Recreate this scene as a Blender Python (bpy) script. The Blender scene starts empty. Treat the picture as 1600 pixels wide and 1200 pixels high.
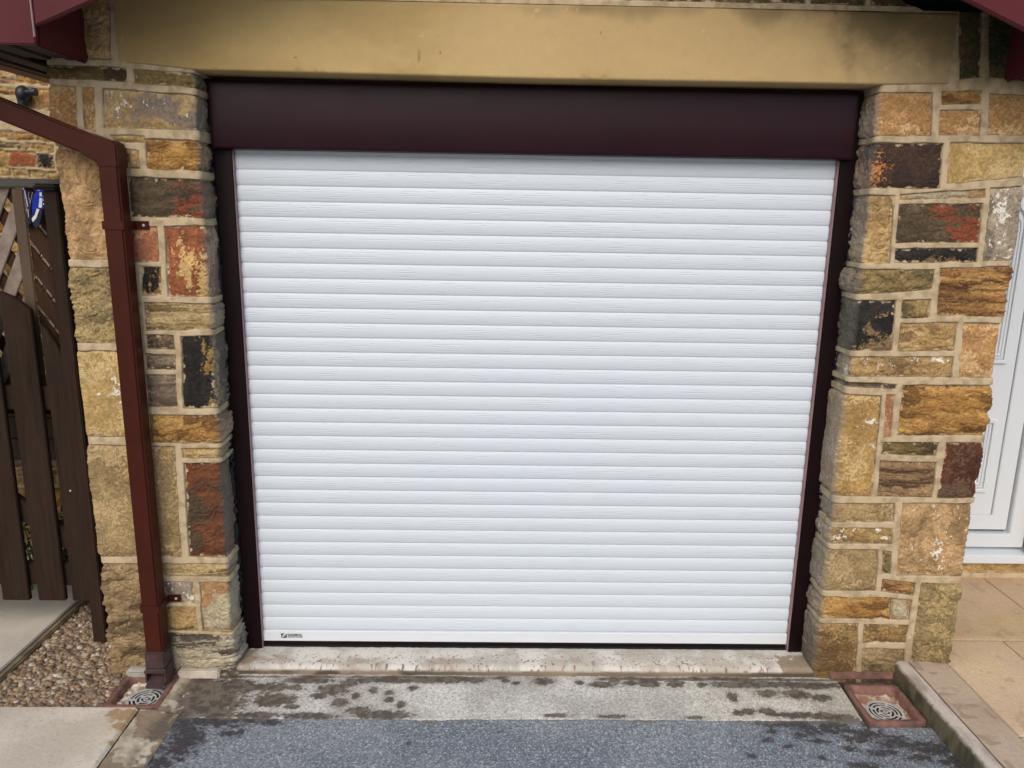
import bpy, bmesh, math, random
import numpy as np
from mathutils import Matrix, Vector

S = bpy.context.scene
COL = S.collection
R = math.radians

# ------------------------------------------------------------------ camera
YAW, PITCH, ROLL = .018, .2215, .0168
CAM = np.array([-0.1287, -2.8613, 1.7361])
FW = np.array([math.sin(YAW)*math.cos(PITCH), math.cos(YAW)*math.cos(PITCH), -math.sin(PITCH)])
_r = np.cross(FW, [0, 0, 1]); _r /= np.linalg.norm(_r); _u = np.cross(_r, FW)
RT = _r*math.cos(ROLL)+_u*math.sin(ROLL)
UP = -_r*math.sin(ROLL)+_u*math.cos(ROLL)
cd = bpy.data.cameras.new('camera'); cam = bpy.data.objects.new('camera', cd); COL.objects.link(cam)
cd.sensor_width = 36; cd.lens = 27; cd.clip_start = .05; cd.clip_end = 500
M = Matrix.Identity(4)
for i in range(3):
    M[i][0] = RT[i]; M[i][1] = UP[i]; M[i][2] = -FW[i]; M[i][3] = CAM[i]
cam.matrix_world = M
S.camera = cam

# ------------------------------------------------------------------ light
W = bpy.data.worlds.new('World'); S.world = W; W.use_nodes = True
nt = W.node_tree; bg = nt.nodes['Background']
sky = nt.nodes.new('ShaderNodeTexSky'); sky.sky_type = 'NISHITA'; sky.sun_disc = False
SUN_EL, SUN_AZ = 42, 192        # elevation; azimuth measured from +Y clockwise
sky.sun_elevation = R(SUN_EL); sky.sun_rotation = R(SUN_AZ)
sky.air_density = 1.0; sky.dust_density = 3.5; sky.ozone_density = 1.0
nt.links.new(sky.outputs[0], bg.inputs[0]); bg.inputs[1].default_value = .12
sd = bpy.data.lights.new('sun', 'SUN'); sun = bpy.data.objects.new('sun', sd); COL.objects.link(sun)
sd.energy = .6; sd.angle = R(40); sd.color = (1, .98, .95)
dv = Vector((math.sin(R(SUN_AZ))*math.cos(R(SUN_EL)), math.cos(R(SUN_AZ))*math.cos(R(SUN_EL)), math.sin(R(SUN_EL))))
sun.rotation_euler = dv.to_track_quat('Z', 'Y').to_euler()
S.view_settings.view_transform = 'Standard'; S.view_settings.look = 'None'
S.view_settings.exposure = 0.32; S.view_settings.gamma = 1
S.render.engine = 'CYCLES'

# ------------------------------------------------------------------ helpers
def U(x, y, ax, val):
    """place in the scene of a measured point on the plane axis=val"""
    d = FW*1200+RT*(x-800)-UP*(y-600)
    return CAM+d*((val-CAM[ax])/d[ax])

def lin(c):
    c = np.asarray(c, float)/255.
    return np.where(c <= .04045, c/12.92, ((c+.055)/1.055)**2.4)
K = np.array([1.22, 1.20, 1.14])       # ground
KS = np.array([1.07, 1.02, .90])      # upright stone, lit by less of the sky
def AS(r, g, b):
    c = lin((r, g, b)); return np.clip((c*.96+c.mean()*.04)*KS, 0, .85)
def A(r, g, b):                  # albedo of a colour as photographed under the overcast sky
    c = lin((r, g, b)); c = c*.88+c.mean()*.12
    return np.clip(c*K, 0, .85)

rng = np.random.RandomState(7)
_H = rng.rand(65536)
def _h(i, j, s):
    return _H[(i*7919+j*104729+s*1299709) & 65535]
def vnoise(x, y, s=0):
    xi = np.floor(x).astype(np.int64); yi = np.floor(y).astype(np.int64)
    fx = x-xi; fy = y-yi
    fx = fx*fx*(3-2*fx); fy = fy*fy*(3-2*fy)
    a = _h(xi, yi, s); b = _h(xi+1, yi, s); c = _h(xi, yi+1, s); d = _h(xi+1, yi+1, s)
    return (a*(1-fx)+b*fx)*(1-fy)+(c*(1-fx)+d*fx)*fy
def fbm(x, y, s=0, o=5, g=.5):
    t = 0; a = 1; n = 0; f = 1.
    for k in range(o):
        ca, sa = math.cos(k*1.3), math.sin(k*1.3)
        t = t+a*vnoise((x*ca-y*sa)*f+k*17.3, (x*sa+y*ca)*f+k*9.1, s+k)
        n += a; a *= g; f *= 2.03
    return t/n
def fbx(x, y, s=0, o=4, g=.5):    # not rotated, for stretched grain
    t = 0; a = 1; n = 0; f = 1.
    for k in range(o):
        t = t+a*vnoise(x*f+k*17.3, y*f+k*9.1, s+k); n += a; a *= g; f *= 2.03
    return t/n
def ridged(x, y, s=0, o=4):
    t = 0; a = 1; n = 0; f = 1.
    for k in range(o):
        t = t+a*(1-np.abs(2*vnoise(x*f+k*31.7, y*f+k*11.9, s+k)-1)); n += a; a *= .55; f *= 2.1
    return t/n
def ss(a, b, x):
    t = np.clip((x-a)/(b-a), 0, 1); return t*t*(3-2*t)
def mix(a, b, t):
    t = np.asarray(t)[..., None]; return a*(1-t)+b*t

def tag(o, label=None, cat=None, group=None, kind=None):
    if label: o['label'] = label
    if cat: o['category'] = cat
    if group: o['group'] = group
    if kind: o['kind'] = kind
    return o
def empty(name, loc, label, cat, group=None):
    o = bpy.data.objects.new(name, None); COL.objects.link(o); o.location = loc
    o.empty_display_size = .1
    return tag(o, label, cat, group)
def par(o, p):
    if p is not None:
        o.parent = p
        # world space vertices stay where they are
        off = Vector((0, 0, 0)); q = p
        while q is not None:
            off += q.location; q = q.parent
        o.location = -off
    return o
def mk(name, verts, faces, mat, parent=None, smooth=False, cols=None, wet=None):
    me = bpy.data.meshes.new(name)
    me.from_pydata([tuple(v) for v in verts], [], [tuple(f) for f in faces])
    me.update()
    if smooth: me.polygons.foreach_set('use_smooth', [True]*len(me.polygons))
    if cols is not None:
        a = me.color_attributes.new('Col', 'FLOAT_COLOR', 'POINT')
        c = np.ones((len(verts), 4), np.float32); c[:, :3] = cols
        if wet is not None: c[:, 3] = wet
        a.data.foreach_set('color', c.ravel())
    me.materials.append(mat)
    o = bpy.data.objects.new(name, me); COL.objects.link(o)
    return par(o, parent)
def grid(name, P, cols, mat, parent=None, wet=None, close=False, smooth=True):
    """P: (nz, nu, 3) array of points; cols the same shape"""
    nz, nu = P.shape[:2]
    me = bpy.data.meshes.new(name)
    idx = np.arange(nz*nu).reshape(nz, nu)
    a = idx[:-1, :-1].ravel(); b = idx[:-1, 1:].ravel(); c = idx[1:, 1:].ravel(); d = idx[1:, :-1].ravel()
    q = np.stack([a, b, c, d], 1).astype(np.int32)
    me.vertices.add(nz*nu); me.vertices.foreach_set('co', P.reshape(-1).astype(np.float32))
    me.loops.add(q.size); me.loops.foreach_set('vertex_index', q.ravel())
    me.polygons.add(len(q)); me.polygons.foreach_set('loop_start', np.arange(0, q.size, 4, dtype=np.int32))
    me.update(calc_edges=True)
    me.polygons.foreach_set('use_smooth', [smooth]*len(q))
    if cols is not None:
        at = me.color_attributes.new('Col', 'FLOAT_COLOR', 'POINT')
        cc = np.ones((nz*nu, 4), np.float32); cc[:, :3] = np.clip(cols.reshape(-1, 3), 0, .9)
        if wet is not None: cc[:, 3] = wet.ravel()
        at.data.foreach_set('color', cc.ravel())
    me.materials.append(mat)
    o = bpy.data.objects.new(name, me); COL.objects.link(o)
    return par(o, parent)

class MB:
    def __init__(s): s.v = []; s.f = []
    def quadbox(s, p8):
        n = len(s.v); s.v += [tuple(p) for p in p8]
        s.f += [tuple(n+i for i in f) for f in ((0, 3, 2, 1), (4, 5, 6, 7), (0, 1, 5, 4), (1, 2, 6, 5), (2, 3, 7, 6), (3, 0, 4, 7))]
        return s
    def box(s, x0, x1, y0, y1, z0, z1):
        return s.quadbox([(x0, y0, z0), (x1, y0, z0), (x1, y1, z0), (x0, y1, z0), (x0, y0, z1), (x1, y0, z1), (x1, y1, z1), (x0, y1, z1)])
    def prism(s, poly, y0, y1):
        """poly [(x,z)..] extruded in y"""
        n = len(s.v); k = len(poly)
        s.v += [(x, y0, z) for x, z in poly]+[(x, y1, z) for x, z in poly]
        s.f.append(tuple(n+i for i in range(k))); s.f.append(tuple(n+k+i for i in range(k))[::-1])
        for i in range(k):
            j = (i+1) % k; s.f.append((n+i, n+k+i, n+k+j, n+j))
        return s
    def zprism(s, poly, z0, z1):
        n = len(s.v); k = len(poly)
        s.v += [(x, y, z0) for x, y in poly]+[(x, y, z1) for x, y in poly]
        s.f.append(tuple(n+i for i in range(k))[::-1]); s.f.append(tuple(n+k+i for i in range(k)))
        for i in range(k):
            j = (i+1) % k; s.f.append((n+i, n+j, n+k+j, n+k+i))
        return s
    def tube(s, pts, r, seg=10, flat=None):
        pts = [Vector(p) for p in pts]; n0 = len(s.v)
        rs = r if isinstance(r, (list, tuple)) else [r]*len(pts)
        for i, p in enumerate(pts):
            t = (pts[min(i+1, len(pts)-1)]-pts[max(i-1, 0)]).normalized()
            a = t.cross(Vector((0, 0, 1)));
            if a.length < .1: a = t.cross(Vector((0, 1, 0)))
            a.normalize(); b = t.cross(a)
            for k in range(seg):
                w = 2*math.pi*k/seg
                s.v.append(tuple(p+a*math.cos(w)*rs[i]+b*math.sin(w)*rs[i]))
        for i in range(len(pts)-1):
            for k in range(seg):
                m = (k+1) % seg
                s.f.append((n0+i*seg+k, n0+i*seg+m, n0+(i+1)*seg+m, n0+(i+1)*seg+k))
        s.f.append(tuple(n0+k for k in range(seg))[::-1]); e = n0+(len(pts)-1)*seg
        s.f.append(tuple(e+k for k in range(seg)))
        return s
    def build(s, name, mat, parent=None, bevel=0, smooth=False, seg=2):
        o = mk(name, s.v, s.f, mat, parent)
        bm = bmesh.new(); bm.from_mesh(o.data)
        if bevel:
            bmesh.ops.bevel(bm, geom=[e for e in bm.edges if len(e.link_faces) == 2 and e.calc_face_angle(0) > .5],
                            offset=bevel, segments=seg, affect='EDGES', clamp_overlap=True)
        bmesh.ops.recalc_face_normals(bm, faces=bm.faces)
        bm.to_mesh(o.data); bm.free()
        if smooth or bevel:
            o.data.polygons.foreach_set('use_smooth', [True]*len(o.data.polygons))
            try: o.data.set_sharp_from_angle(angle=R(35))
            except Exception: pass
        return o

# ------------------------------------------------------------------ materials
def newmat(name):
    m = bpy.data.materials.new(name); m.use_nodes = True
    return m, m.node_tree.nodes, m.node_tree.links, m.node_tree.nodes['Principled BSDF']
def nz(N, L, scale, detail=6, rough=.6, vec=None):
    t = N.new('ShaderNodeTexNoise'); t.inputs['Scale'].default_value = scale
    t.inputs['Detail'].default_value = detail; t.inputs['Roughness'].default_value = rough
    if vec is not None: L.new(vec, t.inputs['Vector'])
    return t
def obc(N): return N.new('ShaderNodeTexCoord').outputs['Object']
def m_attr(name, rough=.85, wet_rough=None, grain=.18, gscale=260, bump=.4, bscale=350, bdist=.002, spec=.4):
    """albedo carried by the mesh, multiplied by a fine mineral grain"""
    m, N, L, B = newmat(name)
    at = N.new('ShaderNodeVertexColor'); at.layer_name = 'Col'
    co = obc(N)
    n = nz(N, L, gscale, 3, .7, co)
    mr = N.new('ShaderNodeMapRange'); mr.inputs['From Min'].default_value = .3; mr.inputs['From Max'].default_value = .7
    mr.inputs['To Min'].default_value = 1-grain; mr.inputs['To Max'].default_value = 1+grain
    L.new(n.outputs['Fac'], mr.inputs['Value'])
    mx = N.new('ShaderNodeVectorMath'); mx.operation = 'SCALE'
    L.new(at.outputs['Color'], mx.inputs[0]); L.new(mr.outputs[0], mx.inputs['Scale'])
    L.new(mx.outputs[0], B.inputs['Base Color'])
    B.inputs['Roughness'].default_value = rough; B.inputs['Specular IOR Level'].default_value = spec
    if wet_rough is not None:
        r = N.new('ShaderNodeMapRange'); r.inputs['To Min'].default_value = wet_rough; r.inputs['To Max'].default_value = rough
        L.new(at.outputs['Alpha'], r.inputs['Value']); L.new(r.outputs[0], B.inputs['Roughness'])
    b = N.new('ShaderNodeBump'); b.inputs['Strength'].default_value = bump; b.inputs['Distance'].default_value = bdist
    n2 = nz(N, L, bscale, 4, .7, co); L.new(n2.outputs['Fac'], b.inputs['Height']); L.new(b.outputs[0], B.inputs['Normal'])
    return m
def m_var(name, c1, c2, rough=.6, scale=8, bump=.1, bscale=200, stretch=(1, 1, 1), r2=None, spec=.5, bdist=.002, coat=0):
    m, N, L, B = newmat(name)
    mp = N.new('ShaderNodeMapping'); mp.inputs['Scale'].default_value = stretch
    L.new(obc(N), mp.inputs['Vector'])
    n = nz(N, L, scale, 8, .65, mp.outputs[0])
    cr = N.new('ShaderNodeValToRGB'); cr.color_ramp.elements[0].position = .32; cr.color_ramp.elements[1].position = .68
    cr.color_ramp.elements[0].color = (*c1, 1); cr.color_ramp.elements[1].color = (*c2, 1)
    L.new(n.outputs['Fac'], cr.inputs[0]); L.new(cr.outputs[0], B.inputs['Base Color'])
    B.inputs['Roughness'].default_value = rough; B.inputs['Specular IOR Level'].default_value = spec
    B.inputs['Coat Weight'].default_value = coat
    if r2 is not None:
        r = N.new('ShaderNodeMapRange'); r.inputs['From Min'].default_value = .3; r.inputs['From Max'].default_value = .7
        r.inputs['To Min'].default_value = rough; r.inputs['To Max'].default_value = r2
        n3 = nz(N, L, scale*2.3, 6, .6, mp.outputs[0]); L.new(n3.outputs['Fac'], r.inputs['Value']); L.new(r.outputs[0], B.inputs['Roughness'])
    if bump:
        b = N.new('ShaderNodeBump'); b.inputs['Strength'].default_value = bump; b.inputs['Distance'].default_value = bdist
        n2 = nz(N, L, bscale, 5, .6, mp.outputs[0]); L.new(n2.outputs['Fac'], b.inputs['Height']); L.new(b.outputs[0], B.inputs['Normal'])
    return m

M_STONE = m_attr('sandstone', .9, None, .16, 300, .55, 420, .0016)
M_LINTEL = m_attr('dressed_stone', .9, None, .07, 500, .25, 300, .0012)
M_CONC = m_attr('concrete', .85, .45, .1, 420, .6, 330, .0025)
M_TAR = m_attr('tarmac', .8, .35, .1, 520, .8, 300, .003)
M_PEB = m_attr('pebbles', .6, None, .12, 160, .3, 260, .001)
M_FARSTONE = m_attr('rubble_stone', .92, None, .15, 120, .6, 120, .004)

def door_white(name, tint=(.80, .80, .80), rough=.32, embossed=False):
    m, N, L, B = newmat(name)
    B.inputs['Base Color'].default_value = (*tint, 1); B.inputs['Roughness'].default_value = rough
    co = obc(N); sp = N.new('ShaderNodeSeparateXYZ'); L.new(co, sp.inputs[0])
    def math_(op, a, b=None, c=None):
        n = N.new('ShaderNodeMath'); n.operation = op
        for i, v in enumerate((a, b, c)):
            if v is None: continue
            if hasattr(v, 'is_linked') or hasattr(v, 'links'): L.new(v, n.inputs[i])
            else: n.inputs[i].default_value = v
        return n.outputs[0]
    if embossed:
        # short pressed dashes in narrow rows along each lath (real embossing, as bump)
        z = math_('SUBTRACT', sp.outputs['Z'], DZ0)
        t = math_('DIVIDE', z, .055)
        row = math_('FLOOR', math_('MULTIPLY', t, 7.0))
        fr = math_('FRACT', math_('MULTIPLY', t, 7.0))
        line = math_('LESS_THAN', math_('ABSOLUTE', math_('SUBTRACT', fr, .5)), .28)
        cv = N.new('ShaderNodeCombineXYZ')
        L.new(math_('MULTIPLY', sp.outputs['X'], 12.0), cv.inputs[0]); L.new(math_('MULTIPLY', row, 3.371), cv.inputs[1])
        n = nz(N, L, 1.0, 1, .5, cv.outputs[0])
        # larger areas where the dashes gather
        cv2 = N.new('ShaderNodeCombineXYZ')
        L.new(math_('MULTIPLY', sp.outputs['X'], 3.2), cv2.inputs[0]); L.new(math_('MULTIPLY', math_('FLOOR', t), 5.17), cv2.inputs[1])
        n2 = nz(N, L, 1.0, 2, .5, cv2.outputs[0])
        th = math_('ADD', n.outputs['Fac'], math_('MULTIPLY', math_('SUBTRACT', n2.outputs['Fac'], .5), .35))
        dash = math_('MULTIPLY', line, math_('GREATER_THAN', th, .565))
        # keep the dashes off the joint
        lf = math_('FRACT', t)
        ok = math_('MULTIPLY', math_('GREATER_THAN', lf, .18), math_('LESS_THAN', lf, .85))
        dash = math_('MULTIPLY', dash, ok)
        up = math_('MULTIPLY', dash, math_('LESS_THAN', fr, .5))       # lower flank of the groove looks up
        dn = math_('MULTIPLY', dash, math_('GREATER_THAN', fr, .5))    # upper flank looks down
        k = math_('MULTIPLY', math_('SUBTRACT', up, math_('MULTIPLY', dn, 1.3)), .27)
        geo = N.new('ShaderNodeNewGeometry'); cz = N.new('ShaderNodeCombineXYZ'); L.new(k, cz.inputs[2])
        ad = N.new('ShaderNodeVectorMath'); ad.operation = 'ADD'; L.new(geo.outputs['Normal'], ad.inputs[0]); L.new(cz.outputs[0], ad.inputs[1])
        no = N.new('ShaderNodeVectorMath'); no.operation = 'NORMALIZE'; L.new(ad.outputs[0], no.inputs[0]); L.new(no.outputs[0], B.inputs['Normal'])
    nn = nz(N, L, 3.0, 5, .6, co)
    mr = N.new('ShaderNodeMapRange'); mr.inputs['To Min'].default_value = rough-.06; mr.inputs['To Max'].default_value = rough+.08
    L.new(nn.outputs['Fac'], mr.inputs['Value']); L.new(mr.outputs[0], B.inputs['Roughness'])
    return m
DZ0 = 1.865-.055*34
M_SLAT = door_white('white_lath', (.655, .722, .785), .42, True)
M_UPVC = door_white('white_upvc', (.69, .74, .78), .3)
M_BURG = m_var('burgundy_coated_metal', (.0065, .0018, .0028), (.009, .0024, .0036), .36, 3, .03, 60, spec=.2, r2=.44)
M_HOOD = m_var('plum_coated_panel', (.016, .003, .0075), (.021, .0045, .0095), .3, 2, .02, 60, spec=.2, r2=.4)
M_BARGE = m_var('maroon_plastic', (.085, .014, .018), (.115, .020, .025), .42, 2.5, .05, 80, r2=.52, spec=.2)
M_PIPE = m_var('brown_red_plastic', (.045, .0085, .0045), (.060, .012, .007), .4, 6, .05, 90, r2=.5, spec=.16)
M_SHOE = m_var('weathered_brown_plastic', (.035, .016, .016), (.075, .045, .045), .5, 25, .2, 150, r2=.7)
M_RUBBER = m_var('black_rubber', (.006, .007, .010), (.012, .013, .017), .55, 8, .05)
M_SEAL = m_var('black_sealant', (.006, .006, .009), (.012, .012, .018), .35, 30, .3, 80)
M_WOOD = m_var('dark_brown_stained_wood', (.020, .0115, .0075), (.039, .023, .015), .7, 3, .5, 30, (14, 14, 1), bdist=.003, r2=.85, spec=.15)
M_WOODT = m_var('red_brown_stained_wood', (.034, .016, .009), (.06, .029, .016), .75, 3, .5, 30, (6, 6, 2), bdist=.003, spec=.15)
M_WEATH = m_var('weathered_wood', (.17, .13, .10), (.32, .26, .21), .85, 5, .6, 40, (3, 3, 3), bdist=.003)
M_BATTEN = m_var('faded_brown_batten', (.07, .045, .025), (.12, .08, .048), .8, 4, .5, 40, (12, 12, 1), bdist=.003)
M_SOFFIT = m_var('dark_soffit_board', (.022, .018, .015), (.045, .037, .03), .75, 6, .3, 60, (10, 1, 10))
M_TERRA = m_var('terracotta', (.09, .052, .045), (.30, .145, .105), .75, 20, .6, 90, bdist=.005)
M_GRATE = m_var('pale_weathered_grate', (.42, .41, .38), (.6, .59, .56), .6, 30, .2, 120)
M_BLACK = m_var('dark_hollow', (.006, .006, .006), (.012, .011, .01), .9, 5, 0)
M_BLUE = m_var('blue_enamel', (.004, .02, .30), (.006, .035, .42), .25, 20, .05)
M_WHITE = m_var('white_enamel', (.62, .64, .68), (.75, .76, .78), .3, 20, .05)
M_NAVY = m_var('navy_metal', (.006, .01, .03), (.012, .018, .05), .35, 20, .05)
M_CAMB = m_var('dark_blue_black_plastic', (.008, .011, .02), (.014, .018, .03), .4, 20, .05)
M_METAL = m_var('galvanised_screw', (.45, .45, .44), (.6, .6, .58), .35, 60, .05)
M_LEAF = m_var('green_leaf', (.03, .055, .018), (.075, .12, .04), .55, 30, .1)
M_PINK = m_var('worn_joint_trim', (.22, .13, .14), (.32, .2, .2), .5, 20, .1)
M_RAIL = m_var('grey_brown_rail', (.06, .052, .045), (.10, .088, .075), .8, 5, .4, 60, (2, 8, 8))
M_ROOF = m_var('grey_roof_tile', (.10, .095, .09), (.16, .15, .14), .85, 20, .5, 60)
M_LOGO = m_var('navy_print', (.010, .013, .045), (.014, .018, .06), .45, 20, 0)
M_LOGOT = m_var('grey_print', (.045, .035, .045), (.06, .05, .06), .45, 20, 0)
M_PALE = m_var('pale_render', (.26, .23, .18), (.36, .32, .26), .9, 12, .4, 80)

# ------------------------------------------------------------------ stone walling
# kinds: (c1, c2, c3, amount of c3, stretch(x,y), roughness mm, bulge mm, white flecks)
def kd(c1, c2, c3, t3=.3, st=(1, 1), rg=4, bl=6, wh=0., crack=.3, bias=(0, 0, 0)):
    return dict(c1=AS(*c1), c2=AS(*c2), c3=AS(*c3), t3=t3, st=st, rg=rg, bl=bl, wh=wh, crack=crack, bias=bias)
KD = {
 'buff':   kd((186, 160, 114), (162, 134, 90), (130, 106, 72), .2, (1, 1.6)),
 'buffw':  kd((182, 154, 108), (158, 130, 88), (128, 104, 72), .2, (1, 1.6), wh=.07),
 'oliw':   kd((172, 146, 98), (146, 120, 78), (122, 100, 66), .2, (1, 1.4), 3, 5, wh=.10),
 'pinkw':  kd((184, 154, 116), (166, 138, 100), (140, 116, 84), .2, (1.3, .8), 5, 6, wh=.035, crack=.15),
 'smoothw': kd((186, 160, 108), (168, 142, 92), (190, 168, 122), .3, (1, 1), 1, 3, wh=.03, crack=.05),
 'lam':    kd((176, 158, 118), (150, 130, 92), (110, 92, 66), .2, (.35, 3.2), 3, 4),
 'smooth': kd((186, 160, 108), (168, 142, 92), (190, 168, 122), .3, (1, 1), 1, 3, crack=.05),
 'gold':   kd((178, 142, 84), (152, 114, 60), (112, 80, 44), .3, (.6, 1.8), 6, 8),
 'golds':  kd((176, 144, 92), (158, 128, 78), (186, 160, 114), .18, (1, .8), 2, 5, wh=.02, crack=.1),
 'gbrown': kd((170, 134, 84), (142, 104, 62), (102, 74, 46), .32, (.4, 2.2), 7, 8),
 'orange': kd((182, 144, 98), (166, 128, 84), (196, 166, 124), .25, (.8, 1.3), 3, 5),
 'obrick': kd((166, 112, 82), (152, 100, 74), (178, 130, 100), .2, (1, 1), 1.5, 3, crack=.08),
 'pink':   kd((184, 152, 114), (166, 136, 98), (136, 112, 82), .2, (1.3, .8), 5, 6, crack=.15),
 'olive':  kd((152, 132, 88), (124, 108, 72), (98, 88, 60), .3, (1, 1.2), 6, 8),
 'olives': kd((160, 140, 102), (142, 122, 88), (174, 152, 114), .2, (.9, .9), 3, 5, crack=.12),
 'dolive': kd((120, 104, 66), (96, 80, 50), (74, 60, 40), .3, (.6, 1.5), 5, 7),
 'green':  kd((150, 134, 98), (128, 114, 82), (164, 146, 104), .3, (1, 1.3), 6, 6),
 'grey':   kd((136, 124, 108), (112, 100, 86), (90, 80, 68), .3, (.5, 2), 4, 5),
 'dgrey':  kd((96, 84, 72), (76, 66, 58), (118, 98, 74), .3, (.4, 2), 4, 5),
 'white':  kd((176, 166, 150), (150, 140, 128), (118, 108, 100), .3, (1.6, .7), 3, 4, wh=.1),
 'whiteo': kd((176, 168, 144), (158, 150, 128), (158, 122, 86), .34, (.8, 1), 4, 5, bias=(0, 0, -.5)),
 'base':   kd((198, 190, 174), (166, 158, 142), (84, 78, 70), .34, (.3, 3.4), 7, 7),
 'purp':   kd((180, 156, 116), (160, 134, 92), (130, 118, 110), .45, (1, 1), 2, 4, wh=.025, bias=(.1, 0, .6)),
 'black':  kd((48, 44, 42), (32, 30, 30), (122, 102, 74), .14, (1, 1), 4, 5, crack=.1, bias=(.2, -.4, 0)),
 'blacky': kd((40, 38, 38), (30, 28, 28), (138, 112, 66), .24, (2.4, .8), 4, 5, crack=.1, bias=(.3, -.35, 0)),
 'darkred': kd((90, 78, 60), (72, 62, 48), (124, 66, 44), .32, (.6, 1.6), 4, 5, bias=(.4, 0, .2)),
 'rust':   kd((112, 66, 38), (90, 58, 40), (76, 64, 50), .35, (.8, 1.2), 5, 5),
 'oxide':  kd((152, 92, 60), (128, 78, 54), (190, 160, 108), .40, (1.6, .8), 3, 4, bias=(-.05, 0, .35)),
 'purple': kd((70, 52, 44), (56, 42, 38), (172, 118, 66), .26, (1, 1), 4, 5, crack=.1, bias=(-.6, -.15, 0)),
 'redbr':  kd((100, 58, 36), (74, 44, 32), (96, 74, 62), .3, (1, .7), 5, 6),
 'brlam':  kd((156, 128, 96), (130, 106, 76), (90, 70, 54), .35, (.3, 3.2), 7, 6),
 'bgrey':  kd((158, 138, 106), (136, 116, 86), (98, 82, 62), .3, (.7, 1.8), 7, 7),
 'mossy':  kd((112, 98, 62), (84, 74, 48), (70, 76, 42), .35, (1, 1), 3, 4),
 'redbrick': kd((150, 88, 60), (134, 76, 52), (160, 106, 76), .2, (1, 1), 1.5, 3),
 'brown':  kd((134, 108, 70), (112, 88, 56), (150, 124, 82), .3, (.7, 1.4), 4, 5),
}
MORT = AS(193, 177, 152); MORTD = AS(166, 150, 124)

def cells_px(lst, yplane):
    out = []
    for kind, q in lst:
        pts = [U(x, y, 1, yplane) for x, y in q]
        out.append((kind, np.array([(p[0], p[2]) for p in pts])))
    return out

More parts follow.
